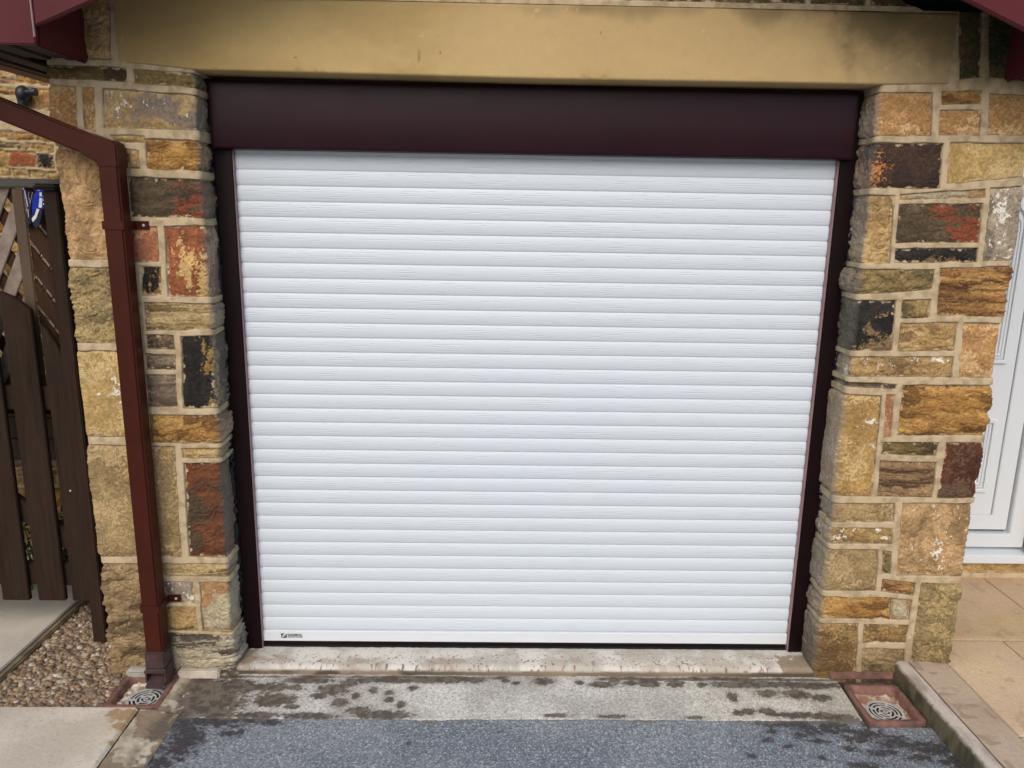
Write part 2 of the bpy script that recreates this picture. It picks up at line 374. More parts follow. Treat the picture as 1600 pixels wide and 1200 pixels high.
def wall_eval(Xl, Zl, un, zn, cells, seed, strapw=True, reveal=None, offamp=.005, inset0=.0008, finek=1.):
    """returns height (m) and albedo for lookup coords (Xl,Zl) and noise coords (un,zn)"""
    w1 = (fbm(un*14, zn*14, seed+1, 3)-.5)*.007
    w2 = (fbm(un*14, zn*14, seed+2, 3)-.5)*.007
    X = Xl+w1; Z = Zl+w2
    best = np.full(X.shape, -9.); bid = np.full(X.shape, -1)
    for i, (k, q) in enumerate(cells):
        d = np.full(X.shape, 9.)
        n = len(q); area = sum(q[j][0]*q[(j+1) % n][1]-q[(j+1) % n][0]*q[j][1] for j in range(n))
        sg = 1 if area > 0 else -1
        for j in range(n):
            a, b = q[j], q[(j+1) % n]; e = b-a; L = math.hypot(*e)
            if L < 1e-6: continue
            d = np.minimum(d, sg*(e[0]*(Z-a[1])-e[1]*(X-a[0]))/L)
        m = d > best; best[m] = d[m]; bid[m] = i
    d = best
    col = np.zeros(X.shape+(3,)); h = np.zeros(X.shape)
    edge = fbm(un*75, zn*75, seed+5, 4)
    inset = inset0+.013*np.maximum(edge-.50, 0)/.50*1.3-.002
    st = ss(0, .0035, d-inset)                     # 1 inside the visible stone
    din = d-inset
    # mortar
    mg = fbm(un*40, zn*40, seed+9, 4)
    mcol = mix(MORT, MORTD, ss(.35, .75, mg))
    if reveal is not None: mcol = mix(mcol, mcol*np.array([.80, .84, .86]), reveal)
    strap = ss(.0005, .0028, -d)
    h += strap*.007-(1-strap)*(1-st)*.0012+(mg-.5)*.0015
    gap_shade_dirt = (1-strap)*ss(.0036, 0., np.abs(d+.0002))*ss(.22, .42, fbm(un*20, zn*20, seed+77, 2))  # shadow gap and dirt along strap edges, painted into the mortar colour
    col[:] = mcol
    col *= (1-.72*gap_shade_dirt)[..., None]
    for i, (k, q) in enumerate(cells):
        m = (bid == i) & (st > 0)
        if not m.any(): continue
        p = KD[k]; s = seed*31+i*13+3
        uu = un[m]*18*p['st'][0]; zz = zn[m]*18*p['st'][1]
        wq = fbm(un[m]*30, zn[m]*30, s+40, 3)*.6
        n1 = fbx(uu+wq, zz+wq, s, 6, .62); n2 = fbx(uu*.55+9+wq, zz*.55+wq, s+7, 6, .66)
        n3 = fbm(un[m]*160, zn[m]*160, s+3, 4, .7)
        c = mix(p['c1'], p['c2'], ss(.34, .62, n1))
        if any(p['bias']):
            rx = (X[m]-q[:, 0].min())/np.ptp(q[:, 0]); ry = (Z[m]-q[:, 1].min())/np.ptp(q[:, 1]); wx, wy, wc = p['bias']
            n2 = n2+wx*(rx-.5)+wy*(ry-.5)+wc*(.5-np.hypot(rx-.5, ry-.5))
        th = np.quantile(n2, 1-min(.95, max(.01, p['t3'])))
        c = mix(c, p['c3'], ss(th-.02, th+.03, n2+(n3-.5)*.26))
        c = c*(.74+.52*ss(.24, .76, n3))[..., None]
        big = fbm(un[m]*9, zn[m]*9, s+21, 3)
        c = c*(.84+.32*big)[..., None]
        rd = ridged(uu*1.0, zz*1.6, s+11, 4)
        cr = ss(.80, .93, rd)*p['crack']*1.6
        c = c*(1-.5*np.clip(cr, 0, 1))[..., None]
        if p['wh'] > 0:
            wn = fbm(un[m]*70+3, zn[m]*55, s+29, 5, .7)+.55*fbm(un[m]*16+3, zn[m]*16, s+30, 3); wt = np.quantile(wn, 1-p['wh'])
            c = mix(c, A(216, 212, 204), ss(wt, wt+.02, wn)*.9)
        if reveal is not None:
            rv = reveal[m]; g = c.mean(-1, keepdims=True)
            c2 = c*.35+(g*.25+np.array([.26, .235, .19])*.42)
            c = mix(c, c2, rv)
        b = ss(0, .020, din[m])
        cold = np.array(col[m]); t = st[m]
        col[m] = mix(cold, c, t)
        rid = 1-np.abs(2*n1-1)
        hh = b*p['bl']*.001+t*.0008+t*(n1-.5)*p['rg']*.0038+t*(n3-.5)*.0014*finek+t*(ridged(uu*.6, zz*.6, s+31, 3)-.6)*p['rg']*.0016
        fc = fbm(un[m]*13+5, zn[m]*17, s+33, 3); fq = np.abs(((fc*7) % 1)-.5)
        hh += t*(fq-.25)*p['rg']*.0012+t*(np.floor(fc*9)/9-.5)*p['rg']*.0025
        hh += -t*cr*.003
        hh += t*(_h(np.int64(i), np.int64(seed), 5)-.5)*(offamp[m] if isinstance(offamp, np.ndarray) else offamp)
        h[m] = h[m]*(1-t)+hh
    return h, col

def make_pillar(name, xout, xarris, cells, seed, parent, z0, z1, side, label=None):
    """front face at y=-.15, return face into the opening, outer side face; side=+1: opening lies to +X"""
    yf = -.15; r = .010; res = .0021
    # path along (x,y): outer side -> front -> reveal
    pts = []; lx = []; rv = []; u = []
    def add(x, y, l, rr, uu): pts.append((x, y)); lx.append(l); rv.append(rr); u.append(uu)
    s = side
    uu = 0
    for y in np.arange(.34, yf+r, -.014): add(xout, y, xout+s*.012, 0, -(y-yf))
    for a in np.linspace(0, math.pi/2, 5)[1:-1]:
        add(xout+s*r*(1-math.cos(a)), yf+r-r*math.sin(a), xout+s*.012, 0, r*a-.004)
    xs = np.arange(xout+s*r, xarris-s*r, s*res)
    for x in xs: add(x, yf, x, 0, abs(x-xout))
    for a in np.linspace(0, math.pi/2, 8)[1:-1]:
        add(xarris-s*r+s*r*math.sin(a), yf+r*(1-math.cos(a)), xarris-s*.011, a/math.pi*2*.9, abs(xarris-xout)-r+r*a)
    for y in np.arange(yf+r, .03, res*1.4): add(xarris, y, xarris-s*.011, 1, abs(xarris-xout)+(y-yf))
    pts = np.array(pts); lx = np.array(lx); rv = np.array(rv); u = np.array(u)
    zs = np.arange(z0, z1+1e-6, res)
    t = np.gradient(pts, axis=0); nrm = np.stack([s*t[:, 1], -s*t[:, 0]], 1); nrm /= np.linalg.norm(nrm, axis=1)[:, None]
    Xl, Z = np.meshgrid(lx, zs); Un, Zn = np.meshgrid(u, zs); RV, _ = np.meshgrid(rv, zs)
    side_w = np.repeat((np.abs(pts[:, 0]-xout) < .004)[None, :], len(zs), 0)
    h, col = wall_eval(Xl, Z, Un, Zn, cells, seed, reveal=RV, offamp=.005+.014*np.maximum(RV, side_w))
    # quoin corners stand out unevenly
    cn = (fbm(Zn*9, Un*0+seed, seed+50, 3)-.5)
    h2 = h+RV*cn*.008+RV*(fbm(Un*30, Zn*26, seed+60, 4)-.5)*.006
    h2 = h2+side_w*(fbm(Zn*9, Un*4, seed+70, 4)-.5)*.008
    P = np.zeros(h.shape+(3,))
    P[..., 0] = pts[None, :, 0]+nrm[None, :, 0]*h2; P[..., 1] = pts[None, :, 1]+nrm[None, :, 1]*h2; P[..., 2] = Z
    # lower courses are damp and grimy
    g = ss(.16, -.05, Z+(fbm(Un*12, Zn*12, seed+80, 4)-.5)*.16)
    col = mix(col, col*np.array([.56, .56, .50]), g*(.35 if s > 0 else .75))
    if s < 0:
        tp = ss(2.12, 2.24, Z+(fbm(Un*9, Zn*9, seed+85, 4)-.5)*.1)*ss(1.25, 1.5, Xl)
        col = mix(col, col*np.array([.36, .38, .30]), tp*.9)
    if s < 0: P = P[:, ::-1]; col = col[:, ::-1]
    o = grid(name, P, col, M_STONE, parent)
    return o

LEFT = [
 ('buff', [(104, -20), (170, -20), (174, 93), (104, 93)]),
 ('dolive', [(72, 102), (197, 106), (198, 128), (72, 121)]),
 ('olive', [(209, 109), (330, 117), (330, 139), (212, 130)]),
 ('orange', [(72, 132), (119, 136), (123, 226), (80, 215)]),
 ('orange', [(130, 137), (148, 138), (151, 205), (134, 200)]),
 ('purp', [(162, 139), (330, 151), (331, 203), (165, 200)]),
 ('buff', [(176, 212), (226, 213), (227, 223), (178, 222)]),
 ('pink', [(80, 228), (190, 238), (200, 405), (99, 405)]),
 ('buff', [(197, 234), (217, 236), (218, 263), (199, 261)]),
 ('gold', [(228, 217), (333, 222), (336, 268), (231, 264)]),
 ('darkred', [(200, 276), (336, 283), (340, 342), (206, 338)]),
 ('obrick', [(205, 354), (246, 355), (249, 409), (208, 409)]),
 ('oxide', [(258, 354), (341, 353), (344, 464), (264, 464)]),
 ('blacky', [(222, 416), (252, 417), (253, 461), (224, 462)]),
 ('lam', [(226, 473), (344, 476), (347, 514), (229, 516)]),
 ('dgrey', [(229, 523), (272, 524), (274, 545), (231, 544)]),
 ('grey', [(228, 553), (274, 554), (275, 577), (230, 577)]),
 ('grey', [(229, 586), (275, 586), (278, 634), (233, 635)]),
 ('blacky', [(284, 525), (330, 524), (335, 637), (288, 637)]),
 ('buff', [(337, 525), (352, 524), (354, 637), (341, 637)]),
 ('gold', [(234, 648), (356, 648), (358, 692), (238, 691)]),
 ('buff', [(285, 700), (358, 700), (359, 716), (287, 714)]),
 ('rust', [(288, 723), (362, 724), (368, 870), (297, 869)]),
 ('lam', [(254, 880), (368, 880), (370, 900), (256, 899)]),
 ('white', [(256, 908), (302, 909), (305, 941), (260, 941)]),
 ('buff', [(260, 948), (306, 948), (309, 984), (262, 984)]),
 ('whiteo', [(313, 909), (370, 909), (374, 988), (318, 985)]),
 ('base', [(262, 988), (376, 993), (382, 1070), (266, 1070)]),
 ('green', [(102, 418), (210, 419), (216, 536), (115, 535)]),
 ('smoothw', [(118, 549), (216, 548), (230, 683), (132, 681)]),
 ('olives', [(132, 694), (273, 698), (284, 869), (150, 868)]),
 ('bgrey', [(150, 879), (244, 880), (253, 1070), (168, 1070)]),
]
RIGHT = [
 ('mossy', [(1498, -20), (1536, -20), (1530, 120), (1498, 124)]),
 ('mossy', [(1545, -20), (1620, -20), (1620, 128), (1545, 120)]),
 ('orange', [(1340, 146), (1456, 145), (1454, 212), (1340, 213)]),
 ('gold', [(1471, 143), (1532, 143), (1531, 163), (1471, 162)]),
 ('orange', [(1468, 172), (1532, 173), (1529, 212), (1466, 210)]),
 ('orange', [(1545, 147), (1640, 150), (1640, 212), (1543, 209)]),
 ('purple', [(1335, 224), (1473, 224), (1467, 295), (1335, 293)]),
 ('smooth', [(1484, 223), (1640, 224), (1640, 272), (1479, 287)]),
 ('buff', [(1330, 304), (1397, 306), (1390, 411), (1325, 411)]),
 ('whiteo', [(1407, 304), (1538, 296), (1537, 309), (1406, 312)]),
 ('darkred', [(1405, 320), (1533, 319), (1528, 379), (1400, 379)]),
 ('black', [(1399, 389), (1527, 388), (1526, 409), (1398, 410)]),
 ('white', [(1547, 294), (1640, 290), (1640, 405), (1535, 408)]),
 ('olive', [(1325, 421), (1458, 421), (1454, 452), (1322, 461)]),
 ('gbrown', [(1468, 420), (1640, 415), (1640, 495), (1463, 493)]),
 ('olive', [(1410, 470), (1453, 468), (1450, 495), (1407, 497)]),
 ('black', [(1336, 470), (1399, 469), (1392, 547), (1330, 548)]),
 ('buff', [(1306, 470), (1332, 470), (1327, 548), (1304, 548)]),
 ('buff', [(1407, 505), (1495, 504), (1488, 547), (1402, 548)]),
 ('orange', [(1505, 505), (1640, 507), (1640, 590), (1498, 589)]),
 ('buffw', [(1304, 558), (1489, 557), (1485, 589), (1304, 588)]),
 ('dgrey', [(1304, 597), (1401, 600), (1400, 607), (1302, 603)]),
 ('golds', [(1302, 615), (1377, 618), (1361, 775), (1290, 772)]),
 ('obrick', [(1385, 616), (1397, 616), (1390, 681), (1380, 682)]),
 ('gold', [(1411, 602), (1640, 602), (1640, 680), (1402, 679)]),
 ('dolive', [(1378, 690), (1465, 692), (1461, 711), (1376, 709)]),
 ('brlam', [(1374, 720), (1461, 722), (1455, 776), (1371, 774)]),
 ('redbr', [(1478, 692), (1640, 692), (1640, 777), (1463, 777)]),
 ('olives', [(1284, 786), (1397, 786), (1395, 815), (1280, 814)]),
 ('oliw', [(1280, 824), (1394, 825), (1393, 849), (1276, 848)]),
 ('pinkw', [(1410, 786), (1640, 786), (1640, 900), (1400, 898)]),
 ('olives', [(1276, 858), (1371, 859), (1367, 922), (1268, 921)]),
 ('olive', [(1379, 860), (1392, 861), (1389, 895), (1377, 894)]),
 ('gbrown', [(1378, 904), (1428, 911), (1426, 930), (1376, 923)]),
 ('green', [(1438, 911), (1640, 912), (1640, 1080), (1416, 1080)]),
 ('gold', [(1266, 931), (1392, 934), (1390, 966), (1262, 965)]),
 ('whiteo', [(1394, 935), (1424, 937), (1420, 967), (1392, 966)]),
 ('brown', [(1262, 973), (1340, 974), (1335, 1080), (1252, 1080)]),
 ('brown', [(1350, 975), (1418, 976), (1414, 1003), (1348, 1003)]),
 ('bgrey', [(1348, 1012), (1412, 1014), (1406, 1080), (1344, 1080)]),
]

# ================================================================== GARAGE
garage = empty('garage', (0, -.15, -.06), 'stone garage with a white roller shutter between two sandstone pillars under a pale ochre lintel', 'garage')
XA_L, XA_R = -1.150, 1.145
make_pillar('stone_pillar', -1.620, XA_L, cells_px(LEFT, -.15), 11, garage, -.08, 2.40, +1)
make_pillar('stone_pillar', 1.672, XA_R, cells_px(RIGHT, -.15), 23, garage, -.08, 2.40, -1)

# lintel: worn dressed stone
def make_lintel():
    x0, x1, zb, zt = -1.381, 1.362, 2.168, 2.392
    yf = -.164
    prof = [(.15, zb, 0)]
    ys = list(np.arange(.0, yf+.006, -.006))
    prof = [(y, zb) for y in ys]+[(yf+.003, zb+.001), (yf, zb+.005)]
    prof += [(yf, z) for z in np.arange(zb+.009, zt-.004, .004)]
    prof += [(yf+.002, zt-.001), (yf+.03, zt)]
    prof = np.array(prof)
    xs = np.arange(x0, x1, .004)
    X, J = np.meshgrid(xs, np.arange(len(prof)))
    Y = prof[J, 0]; Z = prof[J, 1]
    # the bed dips a little at its left end
    sag = np.interp(X, [-1.38, -1.13, 0, 1.13, 1.37], [.024, .004, -.004, 0, .006])
    w = np.clip((zt-Z)/(zt-zb), 0, 1)
    Z = Z+sag*w
    n = fbm(X*40, Z*40, 301, 5, .6)
    edge = ss(.018, 0, Z-zb-sag)*(Y < yf+.02)
    chip = ss(.66, .8, fbm(X*28, Z*10, 305, 4))*edge
    pit = ss(.93, .96, vnoise(X*42, Z*42, 309))*ss(.6, .8, vnoise(X*9, Z*9, 310))
    Yo = Y+(n-.5)*.0016+chip*.007+pit*.002
    c = mix(AS(190, 167, 118), AS(176, 153, 106), ss(.35, .65, fbm(X*2.2, Z*5, 312, 5)))
    c = mix(c, AS(190, 166, 126), ss(.5, .62, fbm(X*1.7+4, Z*3.5, 320, 4))*.55)
    c = c*(.95+.1*n)[..., None]
    # algae and painted overhang shade: right end, left end and along the top bed
    a = ss(.95, 1.33, X+(Z-2.25)*1.6+(fbm(X*9, Z*9, 330, 6, .62)-.5)*.75)
    c = mix(c, AS(84, 74, 46), a*.62)
    pale = ss(1.0, 1.25, X)*ss(2.30, 2.2, Z+(fbm(X*8, Z*8, 331, 4)-.5)*.1)
    c = mix(c, AS(150, 134, 108), pale*.6)
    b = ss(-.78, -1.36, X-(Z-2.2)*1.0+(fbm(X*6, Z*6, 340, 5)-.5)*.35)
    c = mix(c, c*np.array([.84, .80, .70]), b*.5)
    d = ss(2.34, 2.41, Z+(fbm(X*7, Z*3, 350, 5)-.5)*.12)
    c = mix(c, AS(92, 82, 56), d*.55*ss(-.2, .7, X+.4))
    sp = ss(2.385, 2.30, Z)*0+ss(.0, .0001, .06-np.hypot((X-.16)*.8, (Z-2.385)*2))*.0
    c = mix(c, AS(104, 86, 56), ss(.07, .0, np.hypot((X-.14)*.8, (Z-2.385)*2))*.5)
    c = c*(1-.5*pit)[..., None]
    c = mix(c, AS(200, 186, 150), ss(.90, .93, vnoise(X*90, Z*90, 360))*ss(.6, .75, vnoise(X*7, Z*7, 361))*.5)
    P = np.stack([X, Yo, Z], -1)
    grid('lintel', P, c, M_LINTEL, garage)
make_lintel()

# walling above the lintel up to the rake of the roof, laid in irregular courses
def make_gable():
    yf = -.15; res = .0045
    rs = random.Random(5)
    cells = []
    z = 2.414
    while z < 3.0:
        hc = rs.uniform(.07, .16); x = -1.9
        while x < 1.9:
            wd = rs.uniform(.14, .42)
            k = rs.choice(['buff', 'gold', 'olives', 'mossy', 'orange', 'mossy', 'dolive', 'grey'])
            if z < 2.43: k = rs.choice(['mossy', 'mossy', 'dolive'])
            cells.append((k, np.array([(x, z), (x+wd, z), (x+wd, z+hc), (x, z+hc)]))); x += wd+.02
        z += hc+.02
    xs = np.arange(-1.62, 1.672, res); ts = np.linspace(0, 1, 120)
    X, T = np.meshgrid(xs, ts)
    top = 2.87-.418*np.abs(X)+.05
    Zb = 2.394
    Z = Zb+T*np.maximum(top-Zb, .002)
    side_bot = (np.abs(X) > 1.38)
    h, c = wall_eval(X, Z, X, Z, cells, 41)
    dk = ss(1.0, 1.4, X+(fbm(X*4, Z*4, 402, 3)-.5)*.3)
    c = mix(c, c*np.array([.5, .52, .4]), dk*.8)
    P = np.stack([X, yf-h+.0, Z], -1)
    # keep behind the pillars' faces where they overlap
    P[..., 1] += np.where(np.abs(X) > 1.37, .012, 0)
    grid('gable_wall', P, c, M_STONE, garage)
make_gable()

# side walls of the garage, behind the pillars
for sx in (-1, 1):
    xo = -1.60 if sx < 0 else 1.652
    MB().box(min(xo, xo-sx*.2), max(xo, xo-sx*.2), .33, 5.0, -.10, 2.42).build('side_wall', M_PALE, garage)
# dark interior back so nothing shines through
MB().box(-1.39, 1.44, .30, .34, -.05, 2.55).build('inner_wall', M_BLACK, garage)

# eaves boxes, bargeboards, soffits, roof
AP = 2.855; SL = .418
YB = -.45
for sx in (-1, 1):
    xe = 1.481 if sx < 0 else 1.545
    def zl(x): return AP-SL*abs(x)+(.016 if sx > 0 else 0)
    # bargeboard: parallelogram with a plumb cut at the foot
    poly = [(sx*.0, zl(0)), (sx*xe, zl(xe)), (sx*xe, zl(xe)+.20), (sx*.0, zl(0)+.20)]
    o = MB().prism(poly, YB, YB+.022).build('bargeboard', M_BARGE, garage, .003)
    # board closing the underside of the overhang, set up behind the bargeboard
    poly = [(sx*.0, zl(0)+.15), (sx*(xe-.01), zl(xe-.01)+.15), (sx*(xe-.01), zl(xe-.01)+.168), (sx*.0, zl(0)+.168)]
    MB().prism(poly, YB+.0225, -.135).build('soffit', M_BARGE, garage, .002)
    # boxed end of the eaves: front plate and inner cheek
    xb = xe+.006
    lo, hi = min(sx*xb, sx*(xb+.34)), max(sx*xb, sx*(xb+.34))
    MB().box(lo, hi, YB+.004, YB+.024, 2.186, 2.46).build('eaves_box', M_BARGE, garage, .003)
    lo, hi = min(sx*xb, sx*(xb+.016)), max(sx*xb, sx*(xb+.016))
    MB().box(lo, hi, YB+.0245, -.128, 2.184, 2.46).build('eaves_box', M_BARGE, garage, .006)
    b = MB(); b.box(min(sx*(xe+.001), sx*(xe+.006)), max(sx*(xe+.001), sx*(xe+.006)), YB-.004, YB+.003, 2.205, 2.47)
    b.build('joint_trim', M_PINK, garage, .001)
    # boarded soffit along the eaves, one board per object
    for i in range(7):
        xi = xb+.018+i*.046
        yi = -.165 if xi < 1.67 else 5
        MB().box(min(sx*xi, sx*(xi+.041)), max(sx*xi, sx*(xi+.041)), YB+.025, yi, 2.192+.005*(i % 2), 2.206+.005*(i % 2)).build('soffit_board', M_SOFFIT, garage, .003)
    # roof slope
    x2 = 1.95
    poly = [(0, zl(0)+.21), (sx*x2, zl(x2)+.21), (sx*x2, zl(x2)+.25), (0, zl(0)+.25)]
    MB().prism(poly, YB-.05, 5.0).build('roof', M_ROOF, garage)
    b = MB(); b.box(min(sx*1.84, sx*1.95), max(sx*1.84, sx*1.95), YB-.02, 5, 2.20, 2.30); b.build('gutter', M_BARGE, garage, .02, seg=3)

# ------------------------------------------------------------------ roller door
HW = 1.0865
def make_curtain():
    prof = []
    top = 1.865+.055*2
    n = 35
    for i in range(n):
        zt = top-.055*i
        if zt-.055 < .045: break
        for t, o in ((0, .0), (.035, .0005), (.045, .0036), (.12, .0050), (.25, .0062), (.4, .0068), (.55, .0066), (.7, .0057), (.85, .0041), (.95, .0025), (.985, .0)):
            prof.append((-o, zt-.055*t))
    prof.append((0, .0502))
    V = []; F = []
    xs = np.linspace(-HW, HW, 40)
    for x in xs:
        for y, z in prof: V.append((x, y, z))
    m = len(prof)
    for i in range(len(xs)-1):
        for j in range(m-1): F.append((i*m+j, i*m+j+1, (i+1)*m+j+1, (i+1)*m+j))
    o = mk('roller_door', V, F, M_SLAT, garage)
    bm = bmesh.new(); bm.from_mesh(o.data); bmesh.ops.recalc_face_normals(bm, faces=bm.faces); 
    bm.to_mesh(o.data); bm.free()
    o.data.polygons.foreach_set('use_smooth', [True]*len(o.data.polygons)); o.data.set_sharp_from_angle(angle=R(40))
    o['label'] = 'white roller shutter of ribbed laths with dark burgundy guides'
    return o
door = make_curtain()
# bottom rail
b = MB(); b.box(-HW+.003, HW-.003, -.012, .01, .003, .0495); b.build('bottom_rail', M_UPVC, door, .003, seg=3)
b = MB(); b.box(-HW+.004, HW-.004, -.008, .012, -.014, .0028); b.build('rubber_seal', M_BURG, door, .001)
b = MB(); b.box(-HW+.006, HW-.006, -.016, .016, -.030, -.0145); b.build('rubber_seal', M_RUBBER, door, .004)
for sx in (-1, 1):
    xi = -1.078 if sx < 0 else 1.080
    xo = -1.146 if sx < 0 else 1.142
    MB().box(min(xi, xo), max(xi, xo), -.030, .04, -.024, 1.931).build('guide_rail', M_BURG, door, .003)
    MB().box(min(xi, xi-sx*.004)-.0006, max(xi, xi-sx*.002)+.0004, -.026, .0, -.018, 1.929).build('brush_seal', M_PINK, door)
    MB().box(min(xi-sx*.003, xo), max(xi-sx*.003, xo), -.033, .042, -.031, -.0245).build('guide_foot', M_RUBBER, door, .001)
    # bead of black sealant against the rough stone
    rs = random.Random(3+sx); pts = []; rr = []
    z = -.02
    while z < 2.15:
        pts.append((xo+sx*(.004+rs.uniform(-.002, .005)), -.034+rs.uniform(-.004, .004), z)); rr.append(rs.uniform(.008, .014)); z += .022
    MB().tube(pts, rr, 8).build('sealant_bead', M_SEAL, door, smooth=True)
# hood
hb = MB()
prof = [(-.060, 1.9315), (-.065, 1.934), (-.067, 1.942), (-.0675, 2.04), (-.067, 2.135), (-.065, 2.150), (-.055, 2.158), (.04, 2.158), (.04, 1.9315)]
n0 = 0; V = []; F = []
for x in (-1.128, 1.104):
    V += [(x, y, z) for y, z in prof]
m = len(prof)
F = [tuple(range(m)), tuple(range(m, 2*m))[::-1]]+[(i, (i+1) % m, m+(i+1) % m, m+i) for i in range(m)]
hb.v = V; hb.f = F
hb.build('shutter_hood', M_HOOD, door, .003, seg=3)
MB().box(1.1045, 1.20, -.035, .04, 1.931, 2.162).build('end_plate', M_BURG, door, .003)
MB().box(-1.20, -1.1285, -.045, .04, 1.931, 2.162).build('end_plate', M_BURG, door, .003)
MB().box(-1.2, 1.2, -.03, .06, 2.1622, 2.1662).build('top_seal', M_RUBBER, door)

# maker's badge on the bottom rail
def text_mesh(body, size, x, z, y, mat, name, parent, bold=.0, sx=1.):
    cu = bpy.data.curves.new(name, 'FONT'); cu.body = body; cu.size = size; cu.extrude = .0003; cu.offset = bold
    t = bpy.data.objects.new(name, cu); COL.objects.link(t)
    dg = bpy.context.evaluated_depsgraph_get(); dg.update()
    me = bpy.data.meshes.new_from_object(t.evaluated_get(dg)); bpy.data.objects.remove(t)
    me.transform(Matrix.Translation((x, y, z)) @ Matrix.Rotation(R(90), 4, 'X') @ Matrix.Diagonal((sx, 1, 1, 1)))
    me.materials.clear(); me.materials.append(mat)
    o = bpy.data.objects.new(name, me); COL.objects.link(o); return par(o, parent)
bl = U(439.5, 996.5, 1, -.0124); br = U(474, 996.5, 1, -.0124)
bx, bz = bl[0], bl[2]; bh = .0195
MB().prism([(bx, bz), (bx+.023, bz), (bx+.023, bz+bh)] + [(bx+.023*(1-t), bz+bh*(1-t)**.0*(1-0)*(1-t)+bh*0) for t in (.97,)], -.0128, -.0122)
bad = MB()
# square mark: dark top-left wedge, pale sweep, dark lower right
sq = [(0, 1), (.58, 1), (.36, .74), (.20, .46), (.10, .12), (0, .10)]
bad.prism([(bx+a*.023, bz+bb*bh) for a, bb in sq][::-1], -.0129, -.0121)
sq = [(.06, 0), (1, 0), (1, .95), (.86, .80), (.84, .28), (.30, .14)]
bad.prism([(bx+a*.023, bz+bb*bh) for a, bb in sq], -.0129, -.0121)
sq = [(.34, .22), (.78, .34), (.80, .72), (.56, .56)]
badge = bad.build('badge', M_LOGO, door)
MB().prism([(bx+a*.023, bz+bb*bh) for a, bb in sq], -.0129, -.0121).build('badge', M_LOGOT, door)
text_mesh('GLIDEROL', .0128, bx+.026, bz+.0092, -.0126, M_LOGOT, 'lettering', door, .0005, 1.0)
text_mesh('GARAGE DOORS', .0074, bx+.026, bz+.0015, -.0126, M_LOGOT, 'lettering', door, .0002, 1.08)

# threshold of worn concrete
def surf(name, x0, x1, y0, y1, zf, colf, mat, res=.003, parent=None, kind='structure', front=None):
    xs = np.arange(x0, x1+1e-6, res); ys = np.arange(y0, y1+1e-6, res)
    X, Y = np.meshgrid(xs, ys)
    Z = zf(X, Y); c, w = colf(X, Y)
    P = np.stack([X, Y, Z], -1)
    o = grid(name, P, c, mat, parent, wet=w)
    if kind and parent is None: o['kind'] = kind
    return o
def blobs(X, Y, lst, s, amp=.5, pw=1.):
    """union of ragged blobs [(px,py,rx,ry)] measured on the ground z=-.058"""
    t = np.zeros(X.shape)
    n = fbm(X*70, Y*95, s, 6, .68)
    for px, py, rx, ry in lst:
        c = U(px, py, 2, -.055); cx = U(px+rx, py, 2, -.055)[0]-c[0]
        cy = abs(U(px, py+ry, 2, -.055)[1]-c[1])
        d = 1-np.hypot((X-c[0])/cx, (Y-c[1])/cy)
        t = np.maximum(t, ss(-.09, .10, d*.55+(n-.52)*amp*1.6))
        t = np.maximum(t, .30*ss(-.5, .05, d*.55+(n-.52)*amp*1.2))
    return t
def make_threshold():
    yb, yf = .02, -.148
    path = [(y, -.020-.004*((yb-y)/(yb-yf))**2) for y in np.arange(yb, yf+.014, -.0025)]
    path += [(yf+.010, -.0265), (yf+.005, -.030), (yf+.001, -.035), (yf, -.041)]
    path += [(yf-.001, z) for z in (-.046, -.051, -.056, -.062, -.07)]
    path = np.array(path); xs = np.arange(-1.19, 1.215, .0025)
    X, J = np.meshgrid(xs, np.arange(len(path)))
    Y = path[J, 0].copy(); Z = path[J, 1].copy()
    jj = J*.0025
    n = fbm(X*60, jj*60, 501, 5); big = fbm(X*12, jj*14, 503, 4)
    Z += (n-.5)*.003; Y += (fbm(X*22, jj*22, 505, 4)-.5)*.008*(J > len(path)-14)+(big-.5)*.008*(J > len(path)-12)
    c = mix(A(196, 194, 190), A(172, 168, 160), ss(.35, .65, big))
    # exposed aggregate, denser towards the worn nose
    nose = ss(-.02, -.10, path[J, 0])
    v = vnoise(X*150, jj*150, 507); v2 = vnoise(X*90, jj*90, 509); v3 = vnoise(X*17, jj*17, 510)
    ag = ss(.80, .86, v)*(.35+.65*nose); ag2 = ss(.84, .88, v2)*nose
    c = mix(c, A(112, 98, 86), ag*.85); c = mix(c, A(150, 96, 78), ag2*.8*(vnoise(X*40, jj*40, 511) > .5))
    c = mix(c, A(205, 200, 190), ss(.8, .86, vnoise(X*120+5, jj*120, 512))*nose*.5)
    warm = ss(-.2, .8, X)*.5
    c = mix(c, c*np.array([1., .94, .86]), warm*nose)
    st = ss(.60, .70, fbm(X*10, jj*16, 515, 5))
    # brown damp at both ends
    eL = ss(.06, .0, np.hypot((X+1.135)*1.0, (path[J, 0]+.085)*.8)-.02+(n-.5)*.09)
    eR = ss(.0, .03, (X-.98)-.12*0+(fbm(X*25, jj*25, 519, 5)-.5)*.22-.03)*ss(1.19, 1.15, X)*ss(-.045, -.06, path[J, 0]+(n-.5)*.05)
    c = mix(c, A(128, 112, 90), np.clip(eL*.85+eR*.85, 0, 1)); c = mix(c, A(120, 88, 64), st*nose*.35)
    fr = ss(-.036, -.044, path[J, 1]+(big-.5)*.012)
    dark = ss(.36, .55, fbm(X*7, jj*30, 521, 4))
    c = mix(c, mix(A(132, 118, 100), A(80, 68, 54), dark*(.35+.65*ss(-.05, -.6, X)+.65*ss(.7, 1.0, X))), fr)
    P = np.stack([X, Y, Z], -1)[:, ::-1]
    grid('threshold', P, c[:, ::-1], M_CONC, garage, wet=np.ones(X.shape))
make_threshold()

